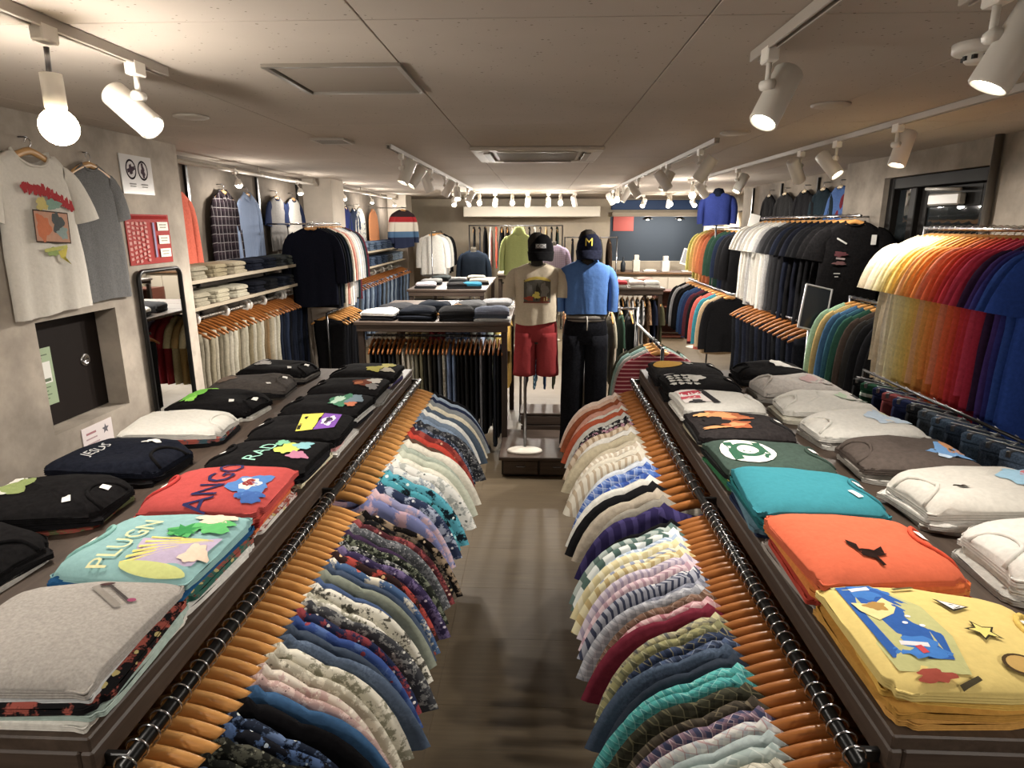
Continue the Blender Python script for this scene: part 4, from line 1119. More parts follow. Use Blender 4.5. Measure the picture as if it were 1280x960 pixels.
for i, (wd, c) in enumerate((('brown', '#5a4638'), ('cream', '#cfc49c'), ('tan', '#b0935c'), ('cream', '#d0c69c'), ('red', '#a8323c'), ('crimson', '#9c2c38'), ('lilac', '#8a8fb0'), ('pale blue', '#8fa0c0'), ('blue check', '#6a80b0'), ('white', '#c8c8c4'), ('pale blue', '#9caac4'), ('grey green', '#8c988c'), ('yellow', '#c8ac50'), ('gold', '#c49a40'))):
    shirt('short', fabric(c), (-1.40 + .083 * i, 6.63, 1.059 + .06), PI / 2, '%s shirt, %s along the back rail of the cross table' % (wd, ordn(i)), 'shirts on the back rail of the cross table', seed=i, t=.036)
CT = 'folded tops on the cross table'
for x, y, cols, lab in ((-1.36, 5.48, (('black', '#1b1b1d'), ('black', '#232326')), ('white folded top at the corner of the cross table', '#cfccc6')), (-1.03, 5.47, (('black', '#17181b'), ('navy', '#1a1d24'), ('black', '#151618')), ('navy black folded top with small white label on cross table', '#191c22')),
                        (-.70, 5.47, (('black', '#19191b'), ('charcoal', '#2a2a2c'), ('black', '#1a1a1c')), ('black grey folded top with brown collar on cross table', '#2b2b2c')), (-.40, 5.48, (('white', '#a8a8a8'), ('blue grey', '#5a6474'), ('slate', '#4c5462')), ('washed blue folded top at the mannequin end of table', '#6f7688')),
                        (-1.30, 5.85, (('black', '#1b1b1d'), ('grey', '#3a3a3c')), ('charcoal folded top behind the white one', '#3c3d40')), (-.95, 5.84, (('black', '#141517'), ('black', '#1c1d20'), ('navy', '#1b2027')), ('dark navy folded top behind the navy black one', '#20252d')),
                        (-.62, 5.84, (('grey', '#4a4b4c'), ('grey', '#55565a'), ('black', '#202022')), ('grey folded top behind the black grey one', '#5d5e60')), (-.40, 6.28, (('white', '#a4a29e'), ('grey', '#77777a')), ('light grey folded top at the back of cross table', '#8c8c8e'))):
    stack(x, y, TZ, PI / 2 + RND.uniform(-.1, .1), mixl(*cols) + [(fabric(lab[1]), 'top')], lab[0], CT, a=.15, b=.15, seed=60 + int(abs(x * 10)), h=.028, amp=.008, collar=None, tagc=0, hname=' '.join(lab[0].split()[:4]), cat='top')
hanger((-.72, 5.66, 1.345), .4, 'loose wooden hanger lying on the folded tops', 'wooden hangers')
bpy.context.view_layer.update()

# ------------------------------------------------------------------ mannequins
def pants_mesh(zw, zc, zh, hw=.16, t=.10, leg=.085, gap=.02, hemr=.08, n=18):
    mb = MB()
    rr = []
    for k in range(7):
        s = k / 6; z = zw + (zc - zw) * s
        w_ = hw * (.88 + .14 * math.sin(PI * .5 * min(1, s * 1.6))); tt = t * (.85 + .15 * math.sin(PI * min(1, s * 1.2)))
        rr.append([(w_ * math.cos(2 * PI * i / n), tt * math.sin(2 * PI * i / n), z) for i in range(n)])
    mb.rings(rr, False, True)
    for sd in (-1, 1):
        rr = []
        for k in range(11):
            s = k / 10; z = zc + .07 + (zh - zc - .07) * s
            cx = sd * (hw * .5 + gap * s); r = leg + (hemr - leg) * s
            wv = 1 + .03 * math.sin(5 * s * 3 + sd) * s
            rr.append([(cx + r * wv * math.cos(2 * PI * i / n), (r * 1.05 + .008 * math.sin(2 * i + 4 * s)) * math.sin(2 * PI * i / n), z) for i in range(n)])
        mb.rings(rr, True, True)
    return mb
def cap(loc, m, label, front, rz=0.0, brim=1.0):
    root = empty('baseball_cap', loc, rz); root.scale = (1.12, 1.12, 1.1); tag(root, label, 'cap')
    n = 20; rr = []
    for k in range(9):
        a = PI / 2 * k / 8.3
        r = .088 * math.cos(a) ** .75; z = .125 * math.sin(a)
        rr.append([(r * math.cos(2 * PI * i / n), r * 1.12 * math.sin(2 * PI * i / n) - .01 * math.sin(a), z) for i in range(n)])
    obj('crown', MB().rings(rr, False, True), m, root)
    top = []; bot = []
    vs = []; fs = []
    for j in range(6):
        s = j / 5
        for i in range(13):
            t = PI + PI * i / 12
            x = .088 * math.cos(t) * (1 - .08 * s); y = .098 * math.sin(t) - .075 * s * max(0.0, -math.sin(t)) ** .7
            z = .006 - .055 * s * (.6 + .4 * -math.sin(t)) - .03 * (x / .088) ** 2 * s
            vs.append((x, y, z))
    for j in range(5):
        for i in range(12): fs.append((j * 13 + i, j * 13 + i + 1, (j + 1) * 13 + i + 1, (j + 1) * 13 + i))
    br = obj('brim', MB().add(vs, fs), m, root)
    md = br.modifiers.new('thick', 'SOLIDIFY'); md.thickness = .004
    obj('button', MB().lathe([(.0001, .006), (.008, .004), (.01, 0)], 10, (0, -.012, .124)), m, root)
    def surf(x, z, e):
        a = math.asin(min(1, max(0, z / .125))); r = .088 * math.cos(a) ** .75 + e
        y = -math.sqrt(max(0, 1 - (x / r) ** 2)) * r * 1.12 - .01 * math.sin(a)
        return (x, y, z)
    decal(root, front, surf, 'badge', .004)
    return root
STY['fig'] = dict(b=dict(hw=.178, hem=.168, length=.45, t=.095, neck=.06, scoop=.028, drop=.045), sl=((.145, -.125), (.215, -.14), (.208, -.31)), w=(.045, .058))
STY['figl'] = dict(b=dict(hw=.178, hem=.172, length=.40, t=.095, neck=.06, scoop=.028, drop=.045), sl=((.145, -.125), (.225, -.15), (.205, -.44)), w=(.045, .042))
def mannequin(x, y, z0, zs, label, pole_x=0.0, head=True):
    root = empty('mannequin', (x, y, z0)); tag(root, label, 'mannequin')
    obj('base', MB().lathe([(.0001, .022), (.12, .022), (.135, .015), (.138, 0)][::1], 28, (pole_x, -.06, 0), 1.05, .62), flat('#d6d0c4', .35), root)
    obj('pole', MB().cyl((pole_x, 0, .015), (pole_x, 0, zs - z0 - .5), .013, n=12), STEEL, root)
    n = 20; rr = []
    for dz, w_, t in ((-.62, .09, .05), (-.50, .11, .06), (-.38, .125, .07), (-.20, .145, .082), (-.09, .15, .07), (-.05, .10, .055), (-.03, .055, .05), (.03, .045, .045), (.06, .045, .05)):
        rr.append([(w_ * math.cos(2 * PI * i / n), t * math.sin(2 * PI * i / n), zs - z0 + dz) for i in range(n)])
    obj('torso', MB().rings(rr), fabric('#4a463f'), root)
    if not head: return root
    rr = []
    for dz, w_, t in ((.04, .04, .045), (.07, .055, .065), (.12, .07, .085), (.18, .072, .088), (.22, .055, .07), (.24, .02, .03)):
        rr.append([(w_ * math.cos(2 * PI * i / n), t * math.sin(2 * PI * i / n) - .01, zs - z0 + dz) for i in range(n)])
    obj('head', MB().rings(rr), fabric('#2c2926'), root)
    return root
PZ = .185
mannequin(-.015, 5.0, PZ + .001, 1.70, 'headform mannequin on a pole wearing beige tee and red shorts', -.085)
t1 = shirt('fig', fabric('#c0b39c', .05), (-.015, 5.0, 1.755), 0, 'beige tee with a landscape print on a mannequin', None, 'tee shirt', 'crew', seed=2, name='mannequin_tee', t=.098, rip=.004)
def figsurf(hw, t): return lambda x, z, e: (x, -t * math.sqrt(max(0, 1 - abs(x / (hw + .004)) ** 3.5)) - e - .003, z)
decal(t1, [('r', .005, -.255, .205, .175, 0, '#57544c'), ('p', [(-.10, -.175), (-.05, -.15), (.0, -.142), (.06, -.148), (.11, -.172), (.10, -.18), (.0, -.155), (-.09, -.185)], '#c8b24c'), ('b', -.055, -.25, .025, .06, 3, '#6c6a66'), ('b', .06, -.25, .03, .06, 4, '#7a7670'), ('b', .01, -.26, .016, .06, 8, '#383630'),
           ('b', .0, -.285, .028, .026, 5, '#d2c050'), ('b', -.055, -.31, .035, .018, 6, '#9c4432'), ('b', .06, -.315, .035, .02, 7, '#70402c'), ('r', .0, -.34, .2, .008, 0, '#7c2f24'), ('r', .08, -.31, .008, .03, 0, '#d8c888'), ('r', .06, -.315, .006, .025, 0, '#d0c080')], figsurf(.17, .098), eps=.004)
sh_ = tag(obj('mannequin_shorts', pants_mesh(1.30, 1.10, .825, .164, .088, .086, .012, .090), fabric('#8c2d30', .06), None, (-.015, 5.0, 0)), 'dark red shorts on the beige tee mannequin', 'shorts')
obj('waistband', MB().lathe([(.147, 1.265), (.148, 1.30), (.146, 1.305)], 20, (0, 0, 0), 1, .56), fabric('#7c2629'), sh_)
cap((.015, 4.985, 1.79), fabric('#0f0f11', .3), 'black baseball cap with a white box badge', [('r', .0, .045, .072, .03, 0, '#77777a'), ('t', 'CCM', .0, .045, .03, 0, '#dcdcd8')])
mannequin(.375, 5.02, PZ + .001, 1.72, 'headform mannequin wearing blue shirt and black trousers', 0)
t2 = shirt('figl', fabric('#4a72b0', .05), (.375, 5.02, 1.775), 0, 'sky blue long sleeved shirt on a mannequin', None, 'shirt', 'camp', seed=3, name='mannequin_shirt', t=.098, rip=.007)
decal(t2, [('r', .0, -.27, .022, .32, .03, '#456ca8')], figsurf(.172, .098), 'placket', .005)
tr = tag(obj('mannequin_trousers', pants_mesh(1.30, 1.08, .235, .172, .105, .095, .02, .082), fabric('#15161b', .3), None, (.375, 5.02, 0)), 'long black trousers on the blue shirt mannequin', 'trousers')
obj('belt', MB().lathe([(.153, 1.262), (.158, 1.266), (.158, 1.302), (.153, 1.306)], 24, (0, 0, 0), 1, .66), stripe('#77716a', '#3c3836', 30, True), tr)
obj('drawstring', MB().tube([(0.0, -.106, 1.31), (.005, -.114, 1.27), (.004, -.112, 1.20)], .005, 6), flat('#d0ccc4'), tr)
cap((.385, 5.0, 1.80), fabric('#151827', .3), 'navy baseball cap with a yellow block letter M', [('t', 'M', 0, .06, .075, 0, '#d6bc3c')], -.1)
for sd in (-.095, .095):
    tag(obj('boot', MB().bbox(-.042, .042, -.13, .085, 0, .05, .02).lathe([(.05, .0), (.052, .05), (.045, .09)], 14, (0, .03, 0)), fabric('#141416'), None, (.375 + sd, 5.0, PZ + .026)), 'black boot under the trousers, %s the striped rail' % ('away from' if sd < 0 else 'toward'), 'boot', 'boots of the blue shirt mannequin')
# platform
pl = empty('display_platform', (.165, 5.1, 0)); tag(pl, 'low dark wooden platform with drawer fronts under the mannequins', 'platform')
obj('top', MB().bbox(-.47, .47, -.30, .42, PZ - .03, PZ, .004), DARKWX, pl)
obj('body', MB().bbox(-.45, .45, -.26, .40, .015, PZ - .0305, .004), flat('#16110e', .6), pl)
for k in range(3):
    dr = obj('drawer', MB().bbox(-.435 + .295 * k, -.155 + .295 * k, -.275, -.2605, .03, PZ - .04, .004), DARKWX, pl)
    obj('handle', MB().tube([(-.33 + .295 * k, -.276, .10), (-.32 + .295 * k, -.287, .10), (-.27 + .295 * k, -.287, .10), (-.26 + .295 * k, -.276, .10)], .004, 6), STEEL, dr)
cr = empty('wooden_crate', (.3, 5.78, 0)); tag(cr, 'low brown slatted crate behind the mannequin platform', 'crate')
for k in range(3): obj('slat', MB().bbox(-.45, .45, -.155, -.14, .02 + .09 * k, .10 + .09 * k, .003), DARKWX, cr)
obj('lid', MB().bbox(-.46, .46, -.16, .15, .29, .31, .003), DARKWX, cr)
obj('body', MB().bbox(-.44, .44, -.139, .14, .0, .289, .003), flat('#1d1713', .7), cr)
BASEM = tag(obj('shoe_tray', MB().lathe([(.0001, .014), (.13, .014), (.145, .024), (.15, .022), (.145, .0)][::-1], 26, (0, 0, 0), 1.0, .5), flat('#b8ad98', .4), None, (.36, 4.92, PZ + .0005)), 'oval pale tray under the black boots', 'tray')

# ------------------------------------------------------------------ racks
def rack(x, y0, y1, z, label, lower=None, r=.012, m=None, along='y', feet=True, name='clothes_rack'):
    m = m or CHROME
    root = empty(name, (x, (y0 + y1) / 2, 0)); tag(root, label, 'rack')
    h = (y1 - y0) / 2
    R_ = (lambda u: (0, u)) if along == 'y' else (lambda u: (u, 0))
    def P(u, zz, v=0.0):
        a, b = R_(u)
        return (a + (v if along == 'y' else 0), b + (0 if along == 'y' else v), zz)
    obj('rail', MB().cyl(P(-h, z), P(h, z), r, n=10), m, root)
    for s in (-1, 1):
        obj('post', MB().cyl(P(s * h, .03), P(s * h, z + r), r * 1.1, n=10), m, root)
        if feet: obj('foot', MB().cyl(P(s * h, .016, -.22), P(s * h, .016, .22), .014, n=8), m, root)
    if lower: obj('lower_rail', MB().cyl(P(-h, lower), P(h, lower), r, n=10), m, root)
    return root
def row(specs, x, y0, y1, z, rail, group, style='long', collar='crew', cat='top', hm=None, rz=0.0, hang=True, noun=None, lens=None, along='y', cx=None, jit=.025, seed=0, name='hanging_pullover', t=None, lj=.015):
    n = len(specs); q = random.Random(seed)
    for i, (wd, mt) in enumerate(specs):
        u = y0 + (y1 - y0) * i / max(1, n - 1)
        loc = (x, u, z + .011) if along == 'y' else (u, x, z + .011)
        a = rz + q.uniform(-jit, jit)
        if isinstance(mt, str): mt = fabric(mt)
        lab = '%s %s, %s from the front, %s' % (wd, noun or cat, ordn(i), rail) if along == 'y' else '%s %s, %s along the %s' % (wd, noun or cat, ordn(i), rail)
        shirt(style, mt, loc, a, lab, group, cat, collar, seed=i + seed, name=name, len_=(lens or .66) + lj * q.randint(0, 4), t=t)
        if hang: hanger(loc, a, 'wooden hanger carrying the %s %s, %s on %s' % (wd, noun or cat, ordn(i), rail), 'wooden hangers', hm, hook=hang != 'arm')
def wall_arm_rail(x, y0, y1, z, label, arms, m=None):
    m = m or CHROME
    root = empty('wall_rail', (x, (y0 + y1) / 2, z)); tag(root, label, 'rail')
    h = (y1 - y0) / 2
    obj('rail', MB().cyl((0, -h, 0), (0, h, 0), .012, n=10), m, root)
    for yy, wx in arms: obj('arm', MB().cyl((0, yy - (y0 + y1) / 2, 0), (wx - x - .0005, yy - (y0 + y1) / 2, 0), .009, n=8), m, root)
    return root
# colourful tees in front of the dark door
rack(2.2, 2.62, 3.82, 1.975, 'chrome rack of rainbow tees in front of the dark door', lower=None)
RAIN = [('royal blue', '#23418c'), ('blue', '#2a4890'), ('indigo', '#2e2f70'), ('purple', '#43306e'), ('dark plum', '#34203c'), ('crimson', '#a51f3c'), ('raspberry', '#b8304c'), ('red', '#b82634'), ('bright red', '#c42c30'), ('vermilion', '#cf4528'), ('deep orange', '#d8592a'), ('coral', '#d97a54'),
        ('orange', '#df7e2c'), ('tangerine', '#e08a34'), ('amber', '#dd9a44'), ('peach', '#dba46e'), ('golden yellow', '#dfb04c'), ('yellow', '#e0c162'), ('lemon', '#e0ca7c'), ('pale yellow', '#e2d296'), ('butter', '#e0d4a4'), ('cream', '#ded2ae'), ('ivory', '#dcd0b8'), ('buff', '#cfbd9e'), ('oat', '#d4c6a8')]
row(RAIN, 2.2, 2.68, 3.76, 1.975, 'rainbow rail', 'rainbow tees on the chrome rack', 'tee', 'crew', 'tee shirt', lens=.70, jit=.03, noun='tee', name='hanging_tee', lj=.05)
rack(1.76, 2.05, 3.42, 1.235, 'low black rail of folded jeans under the rainbow tees', m=BLACKM, r=.007)
JN = [('faded blue', '#3d4e63'), ('dark blue', '#2a3646'), ('mid blue', '#34465a'), ('navy blue', '#1e2a3a'), ('worn blue', '#384a5e'), ('grey blue', '#3a444f'), ('light edged black', '#191b20'), ('navy', '#20284a'), ('brick red', '#7c3a3c'), ('deep navy', '#1c2340'), ('dark green striped', '#16402c'), ('black', '#17181b')]
for i, (wd, c) in enumerate(JN):
    y = 2.20 + 1.12 * i / (len(JN) - 1)
    mt = denim(c) if i < 7 else (stripe(c, '#b4bdb4', 9, True, .16) if i == 10 else fabric(c))
    o = slab_garment('folded_jeans', mt, (1.76 + RND.uniform(-.006, .006), y, 1.238), -1.05 + RND.uniform(-.08, .08), '%s jeans, %s from the front on the low black rail' % (wd, ordn(i)), 'jeans below the rainbow tees', 'jeans', hw=.10, length=.62, t=.018, zt=-.045, seed=i, band=mt)
    cl = MB()
    for sx in (-.07, .07): cl.bbox(sx - .008, sx + .008, -.026, .026, -.062, -.038, .003)
    cl.cyl((-.09, 0, -.034), (.09, 0, -.034), .003, n=6).tube([(0, 0, -.034), (0, 0, -.03), (.012, 0, -.022), (.016, 0, -.008), (.01, 0, .004), (0, 0, .008)], .0022, 6)
    if i == 0: CLIPM = cl.mesh('clip_hanger')
    tag(obj('clip_hanger', CLIPM, STEEL, None, o.location, o.rotation_euler.z), 'metal clip hanger holding the %s jeans, %s from the front' % (wd, ordn(i)), 'hanger', 'clip hangers on the low black rail')
bn = empty('storage_bin', (1.9, 1.82, 0)); tag(bn, 'grey fabric storage bin with white card beside the jeans', 'bin')
obj('body', MB().bbox(-.2, .2, -.17, .17, 0, .98, .02), fabric('#8a8580'), bn); obj('card', MB().box(-.202, -.2005, -.10, .02, .78, .92), flat('#d8d8d4'), bn)
obj('rim', MB().bbox(-.205, .205, -.175, .175, .9805, 1.0, .008), wood('#8a6a48', '#a88258'), bn)
# jackets rack
rack(2.42, 4.05, 5.06, 1.45, 'low chrome rack of jackets by the dark door', m=STEEL)
JK = [('black zip', '#131315'), ('jet black', '#17171a'), ('black', '#141416'), ('charcoal', '#262524'), ('dark brown', '#3c322c'), ('deep green', '#25493c'), ('petrol blue', '#2a5262'), ('steel blue', '#3c6284'), ('mustard yellow', '#b59a5c'), ('mint green', '#8fb394')]
row(JK, 2.42, 4.12, 5.0, 1.45, 'door side rack', 'jackets on the low chrome rack', 'long', 'crew', 'jacket', lens=.70, seed=5, name='hanging_jacket')
# white and black tees
wall_arm_rail(2.45, 5.12, 7.35, 2.06, 'high chrome wall rail of black and white tees', ((5.75, 2.82), (7.3, 3.1)))
WB = [('black', BLK), ('black lettered', BLK), ('jet black', fabric('#101012')), ('soft black', fabric('#1a1a1c')), ('navy black', fabric('#14161f')), ('black', fabric('#131315')), ('ink', fabric('#171b27')), ('off-black', fabric('#1e1e20')), ('grey trimmed black', fabric('#242426')), ('charcoal', fabric('#3a3a3c')),
      ('light grey', fabric('#9c9a98')), ('white', WHT), ('off-white', OFFW), ('white long', WHT), ('pale grey', fabric('#b0aeac')), ('white last', OFFW), ('ivory', fabric('#cfcac0'))]
row(WB, 2.45, 5.2, 7.2, 2.06, 'black and white rail', 'tees on the high wall rail', 'tee', 'crew', 'tee shirt', lens=.80, seed=8, noun='tee', name='hanging_tee')
fs = lambda x, z, e: (x, -.0125 * math.sqrt(max(0, 1 - abs(x / .25) ** 3.5)) - e - .006, z)
front_tee = [o for o in bpy.data.objects if o.get('label', '').startswith('black tee, first from the front, black and white')][0]
decal(front_tee, [('r', -.09, -.20, .09, .012, -.5, '#b8b6b0'), ('b', -.09, -.30, .05, .02, 3, '#5c3438'), ('r', -.085, -.335, .07, .014, -.1, '#8c7c7c'), ('b', -.09, -.37, .05, .014, 5, '#6a4a4a'), ('r', -.10, -.45, .05, .008, 0, '#b0aeaa'), ('r', -.10, -.475, .03, .008, 0, '#b0aeaa'), ('r', .15, -.19, .04, .075, 0, '#e4e2dc')], fs, eps=.002)
wall_arm_rail(2.24, 5.1, 6.95, 1.19, 'low wall rail of dark trousers below the black tees', ((5.7, 2.82), (6.9, 3.1)), STEEL)
for i in range(15):
    y = 5.2 + 1.65 * i / 14
    c = ['#15161c', '#181b26', '#121317', '#1b1f2b', '#16171a'][i % 5]
    slab_garment('hanging_trousers', fabric(c, .25), (2.24, y, 1.20), RND.uniform(-.1, .1), 'dark navy trousers, %s from the front below the black tees' % ordn(i), 'dark trousers below the black tees', 'trousers', hw=.16, length=.66, t=.02, zt=-.105, seed=i)
    hanger((2.24, y, 1.20), RND.uniform(-.1, .1), 'wooden hanger of dark trousers, %s from the front below black tees' % ordn(i), 'wooden hangers', HANGD)
# high wall garments behind the tee rack, facing the aisle
for i, (y, wd, mt) in enumerate(((8.9, 'black hooded', '#141416'), (8.35, 'dark grey', '#232324'), (7.75, 'black', '#17171a'), (7.25, 'dark teal lettered', '#16242c'), (6.85, 'denim blue', '#44639a'), (6.52, 'wine red', '#6c1f2a'))):
    loc = (3.04, y, 2.42)
    o = shirt('long' if i in (0, 4) else 'tee', fabric(mt), loc, -PI / 2, '%s garment hung high behind the high tee rail' % wd, 'garments high on the recessed wall', 'shirt', 'crew', seed=i)
    hanger(loc, -PI / 2, 'pale hanger of the %s garment high on the wall' % wd, 'wooden hangers', wood('#c0aa84', '#d2bf9c'))
    tag(obj('wall_hook', MB().cyl((3.032, y, 2.42 + .012), (3.0995, y, 2.42 + .012), .005, n=8), STEEL), 'steel wall hook above the %s garment' % wd, 'hook', 'hooks on the recessed wall')
for i, y in enumerate((6.4, 7.5, 8.6, 9.7)):
    tag(obj('slotted_post', MB().bbox(3.07, 3.0995, y - .015, y + .015, 0, 2.5, .002), BLACKM), 'black slotted wall post, %s from the door pillar' % ordn(i), 'post', 'slotted posts on the recessed wall')
# farther racks by the wall
wall_arm_rail(2.5, 7.75, 9.7, 1.95, 'high wall rail of bright and dark sweatshirts past the tees', ((7.8, 3.1), (9.65, 3.1)), STEEL)
row([('black tagged', '#141416'), ('black', '#1a1a1c'), ('navy', '#1a2234'), ('dark green', '#20382e'), ('forest green', '#2a4638'), ('rust', '#b5603c'), ('orange', '#cf7c48'), ('apricot', '#d69a5c'), ('yellow', '#d2b464'), ('lime', '#b9b45c')], 2.5, 7.85, 9.6, 1.95, 'bright sweatshirt rail', 'sweatshirts past the tee rack', 'sweat', 'crew', 'sweatshirt', lens=.66, seed=3, name='hanging_sweatshirt', noun='top')
wall_arm_rail(2.2, 7.35, 9.5, 1.22, 'low wall rail of mixed jackets past the dark trousers', ((7.42, 3.1), (9.45, 3.1)), STEEL)
row([('soft black', '#1a1a1c'), ('tan', '#b59a76'), ('teal', '#2a7c8c'), ('coral', '#bf5448'), ('black', '#151517'), ('maroon', '#4a2028'), ('navy', '#202c4c'), ('blue', '#2c4468'), ('black zip', '#121214'), ('black', '#19191b'), ('grey', '#9a9a9c'), ('piped black', '#1c1c1e')], 2.2, 7.45, 9.4, 1.22, 'mixed jacket rail', 'jackets past the dark trousers', 'long', 'crew', 'jacket', lens=.64, seed=4, name='hanging_jacket')
hd = shirt('figl', fabric('#25326e'), (2.30, 8.62, 2.44), -.35, 'royal blue hooded sweatshirt above the far rack', None, 'sweatshirt', 'crew', seed=1, name='display_hoodie', t=.08)
obj('pole', MB().cyl((0, 0, -2.43), (0, 0, -.1), .012, n=8), STEEL, hd)
obj('hood', MB().lathe([(.0001, .10), (.05, .09), (.075, .04), (.08, .0), (.06, -.05), (.03, -.06)][::-1], 16, (0, 0, -.09)), fabric('#121826'), hd)
tag(obj('price_card', MB().bbox(-.06, .06, -.002, .002, 0, .15, .001), flat('#d8d6d0'), None, (2.5, 7.80, 1.965), rot=(-.2, .25, 0)), 'white price card leaning on the bright sweatshirt rail', 'card')
# slanted framed sign by the jackets
sg = empty('sign_stand', (2.13, 5.02, 0)); tag(sg, 'silver framed dark sign on a stand behind the jackets', 'sign')
obj('pole', MB().cyl((0, .03, .02), (0, .03, 1.25), .012, n=10), STEEL, sg)
obj('foot', MB().lathe([(.0001, .02), (.14, .015), (.15, 0)], 20, (0, .03, 0)), STEEL, sg)
fr = obj('frame', MB().bbox(-.11, -.095, -.008, .008, 0, .36).bbox(.095, .11, -.008, .008, 0, .36).bbox(-.095, .095, -.008, .008, .345, .36).bbox(-.095, .095, -.008, .008, 0, .015), flat('#b8b8b8', .3, .6), sg, (0, 0, 1.19), rot=(-.3, .22, 0))
obj('panel', MB().box(-.095, .095, -.003, .003, .015, .345), flat('#1c2024', .15), fr)
# ------------------------------------------------------------------ tees hung on the near concrete wall
def wall_hang(x, y, z, rz, hm, label_h, hook_label, wallx):
    hanger((x, y, z), rz, label_h, 'wooden hangers', hm)
    tag(obj('wall_hook', MB().cyl((wallx, y, z + .014), (x - .004 if wallx < x else x + .004, y, z + .014), .004, n=8).lathe([(.0001, 0), (.013, 0), (.013, .004)], 12, (0, 0, 0)) if False else MB().cyl((wallx, y, z + .012), (x, y, z + .012), .004, n=8), STEEL), hook_label, 'hook')
PALEH = wood('#b98d5a', '#cfa674', .4, 2, 0)
STY['big'] = dict(b=dict(hw=.225, hem=.27, length=.74, t=.022, neck=.115, scoop=.075, bk=.75, rip=.010), sl=((.185, -.152), (.285, -.18), (.325, -.38)), w=(.05, .095))
o = shirt('big', fabric('#cfc9be', .04), (-2.465, 3.155, 2.395), PI / 2, 'white tee with red title and cartoon panel hung on concrete wall', None, 'tee shirt', 'crew', seed=1, name='display_tee', len_=.78, t=.022, rip=.010)
ws = lambda x, z, e: (x, -.022 * math.sqrt(max(0, 1 - abs(x / .27) ** 3.5)) - e - .010, z)
sh = []
q = random.Random(5)
for k in range(4): sh.append(('b', -.115 + .032 * k, -.225 - .004 * k, .019, .026, k, '#a8363a'))
for k in range(7): sh.append(('b', .0 + .03 * k, -.235 - .012 * k, .018, .03, k + 5, '#a8363a'))
sh += [('r', .02, -.41, .235, .155, -.06, '#4a3c36'), ('r', .02, -.41, .222, .142, -.06, '#b98c74'), ('b', -.04, -.41, .045, .06, 3, '#c4714c'), ('b', .06, -.39, .04, .05, 4, '#55595a'), ('b', .085, -.44, .035, .03, 6, '#8a9c98'), ('b', -.02, -.30, .045, .03, 7, '#c0b068'), ('b', .05, -.30, .05, .025, 8, '#7c9a8c'), ('b', .0, -.53, .04, .022, 9, '#8ca060'),
       ('p', [(.03, -.53), (.10, -.51), (.07, -.57), (.11, -.60), (.04, -.56)], '#c8b848'), ('r', .02, -.515, .16, .016, .1, '#b8b860')]
decal(o, sh, ws, eps=.003)
wall_hang(-2.465, 3.155, 2.395, PI / 2, PALEH, 'pale wooden hanger of the white wall tee', 'steel hook above the white wall tee', -2.5095)
o = shirt('tee', fabric('#6c6c6c', .2, 160), (-2.487, 3.60, 2.37), PI / 2, 'plain heather grey tee hung beside the white wall tee', None, 'tee shirt', 'crew', seed=3, name='display_tee', len_=.74, scale=(.82, .9, 1))
wall_hang(-2.487, 3.60, 2.37, PI / 2, PALEH, 'pale wooden hanger of the grey wall tee', 'steel hook above the grey wall tee', -2.5095)

# ------------------------------------------------------------------ shelf bays along the alcove wall
ALU = flat('#8f887e', .45)
def shelf(y0, y1, z, label, x1=-2.54):
    root = empty('wall_shelf', (-2.7, (y0 + y1) / 2, z)); tag(root, label, 'shelf', 'alcove shelves')
    h = (y1 - y0) / 2
    obj('board', MB().bbox(-.169, x1 + 2.7 - .012, -h, h, -.022, 0, .002), wood('#4a3f36', '#5a4d42'), root)
    obj('edge', MB().bbox(x1 + 2.7 - .0115, x1 + 2.7, -h, h, -.026, .002, .002), wood('#8f8472', '#a59985'), root)
    for yy in (-h + .3, h - .3): obj('bracket', MB().bbox(-.168, .08, yy - .006, yy + .006, -.06, -.0225, .002), BLACKM, root)
    return z
def piles(y0, y1, z, cols, where, group, n=3, a=.135, noun='trousers', mk=None):
    k = 0
    N = len(cols)
    p = (y1 - y0) / N
    for i, (wd, c) in enumerate(cols):
        y = y0 + p * (i + .5)
        zz = z
        for j in range(n):
            q = random.Random(i * 10 + j)
            mt = (mk or fabric)(c)
            folded(mt, (-2.70 + q.uniform(-.01, .01), y + q.uniform(-.008, .008), zz), q.uniform(-.04, .04), '%s folded %s, %s up, %s pile %s' % (wd, noun, ordn(j), ordn(i), where), group, a, p * .46, .034, (i + j) % 4, .003, cat=noun, name='folded_trousers')
            zz += .0325
shelf(4.57, 6.95, 1.592, 'upper alcove shelf of folded beige and dark trousers')
shelf(4.57, 6.95, 1.392, 'lower alcove shelf of folded beige and dark trousers')
BE = [('beige', '#88816e'), ('khaki', '#83785e'), ('sand', '#968c75')]
DK = [('navy', '#191d29'), ('dark navy', '#161a24'), ('charcoal', '#2c2f30'), ('grey green', '#4a4f4a')]
piles(4.60, 5.62, 1.592, BE, 'on upper alcove shelf', 'folded trousers on the alcove shelves')
piles(5.66, 6.92, 1.592, DK, 'after the beige ones, upper alcove shelf', 'folded trousers on the alcove shelves')
piles(4.60, 5.62, 1.392, [('stone', '#8d8673'), ('cream', '#9e9781'), ('ecru', '#a6a08d')], 'on lower alcove shelf', 'folded trousers on the alcove shelves')
piles(5.66, 6.92, 1.392, [('ink', '#15171f'), ('black', '#17181b'), ('blue black', '#1a1e28'), ('dark grey', '#303234')], 'after the pale ones, lower alcove shelf', 'folded trousers on the alcove shelves')
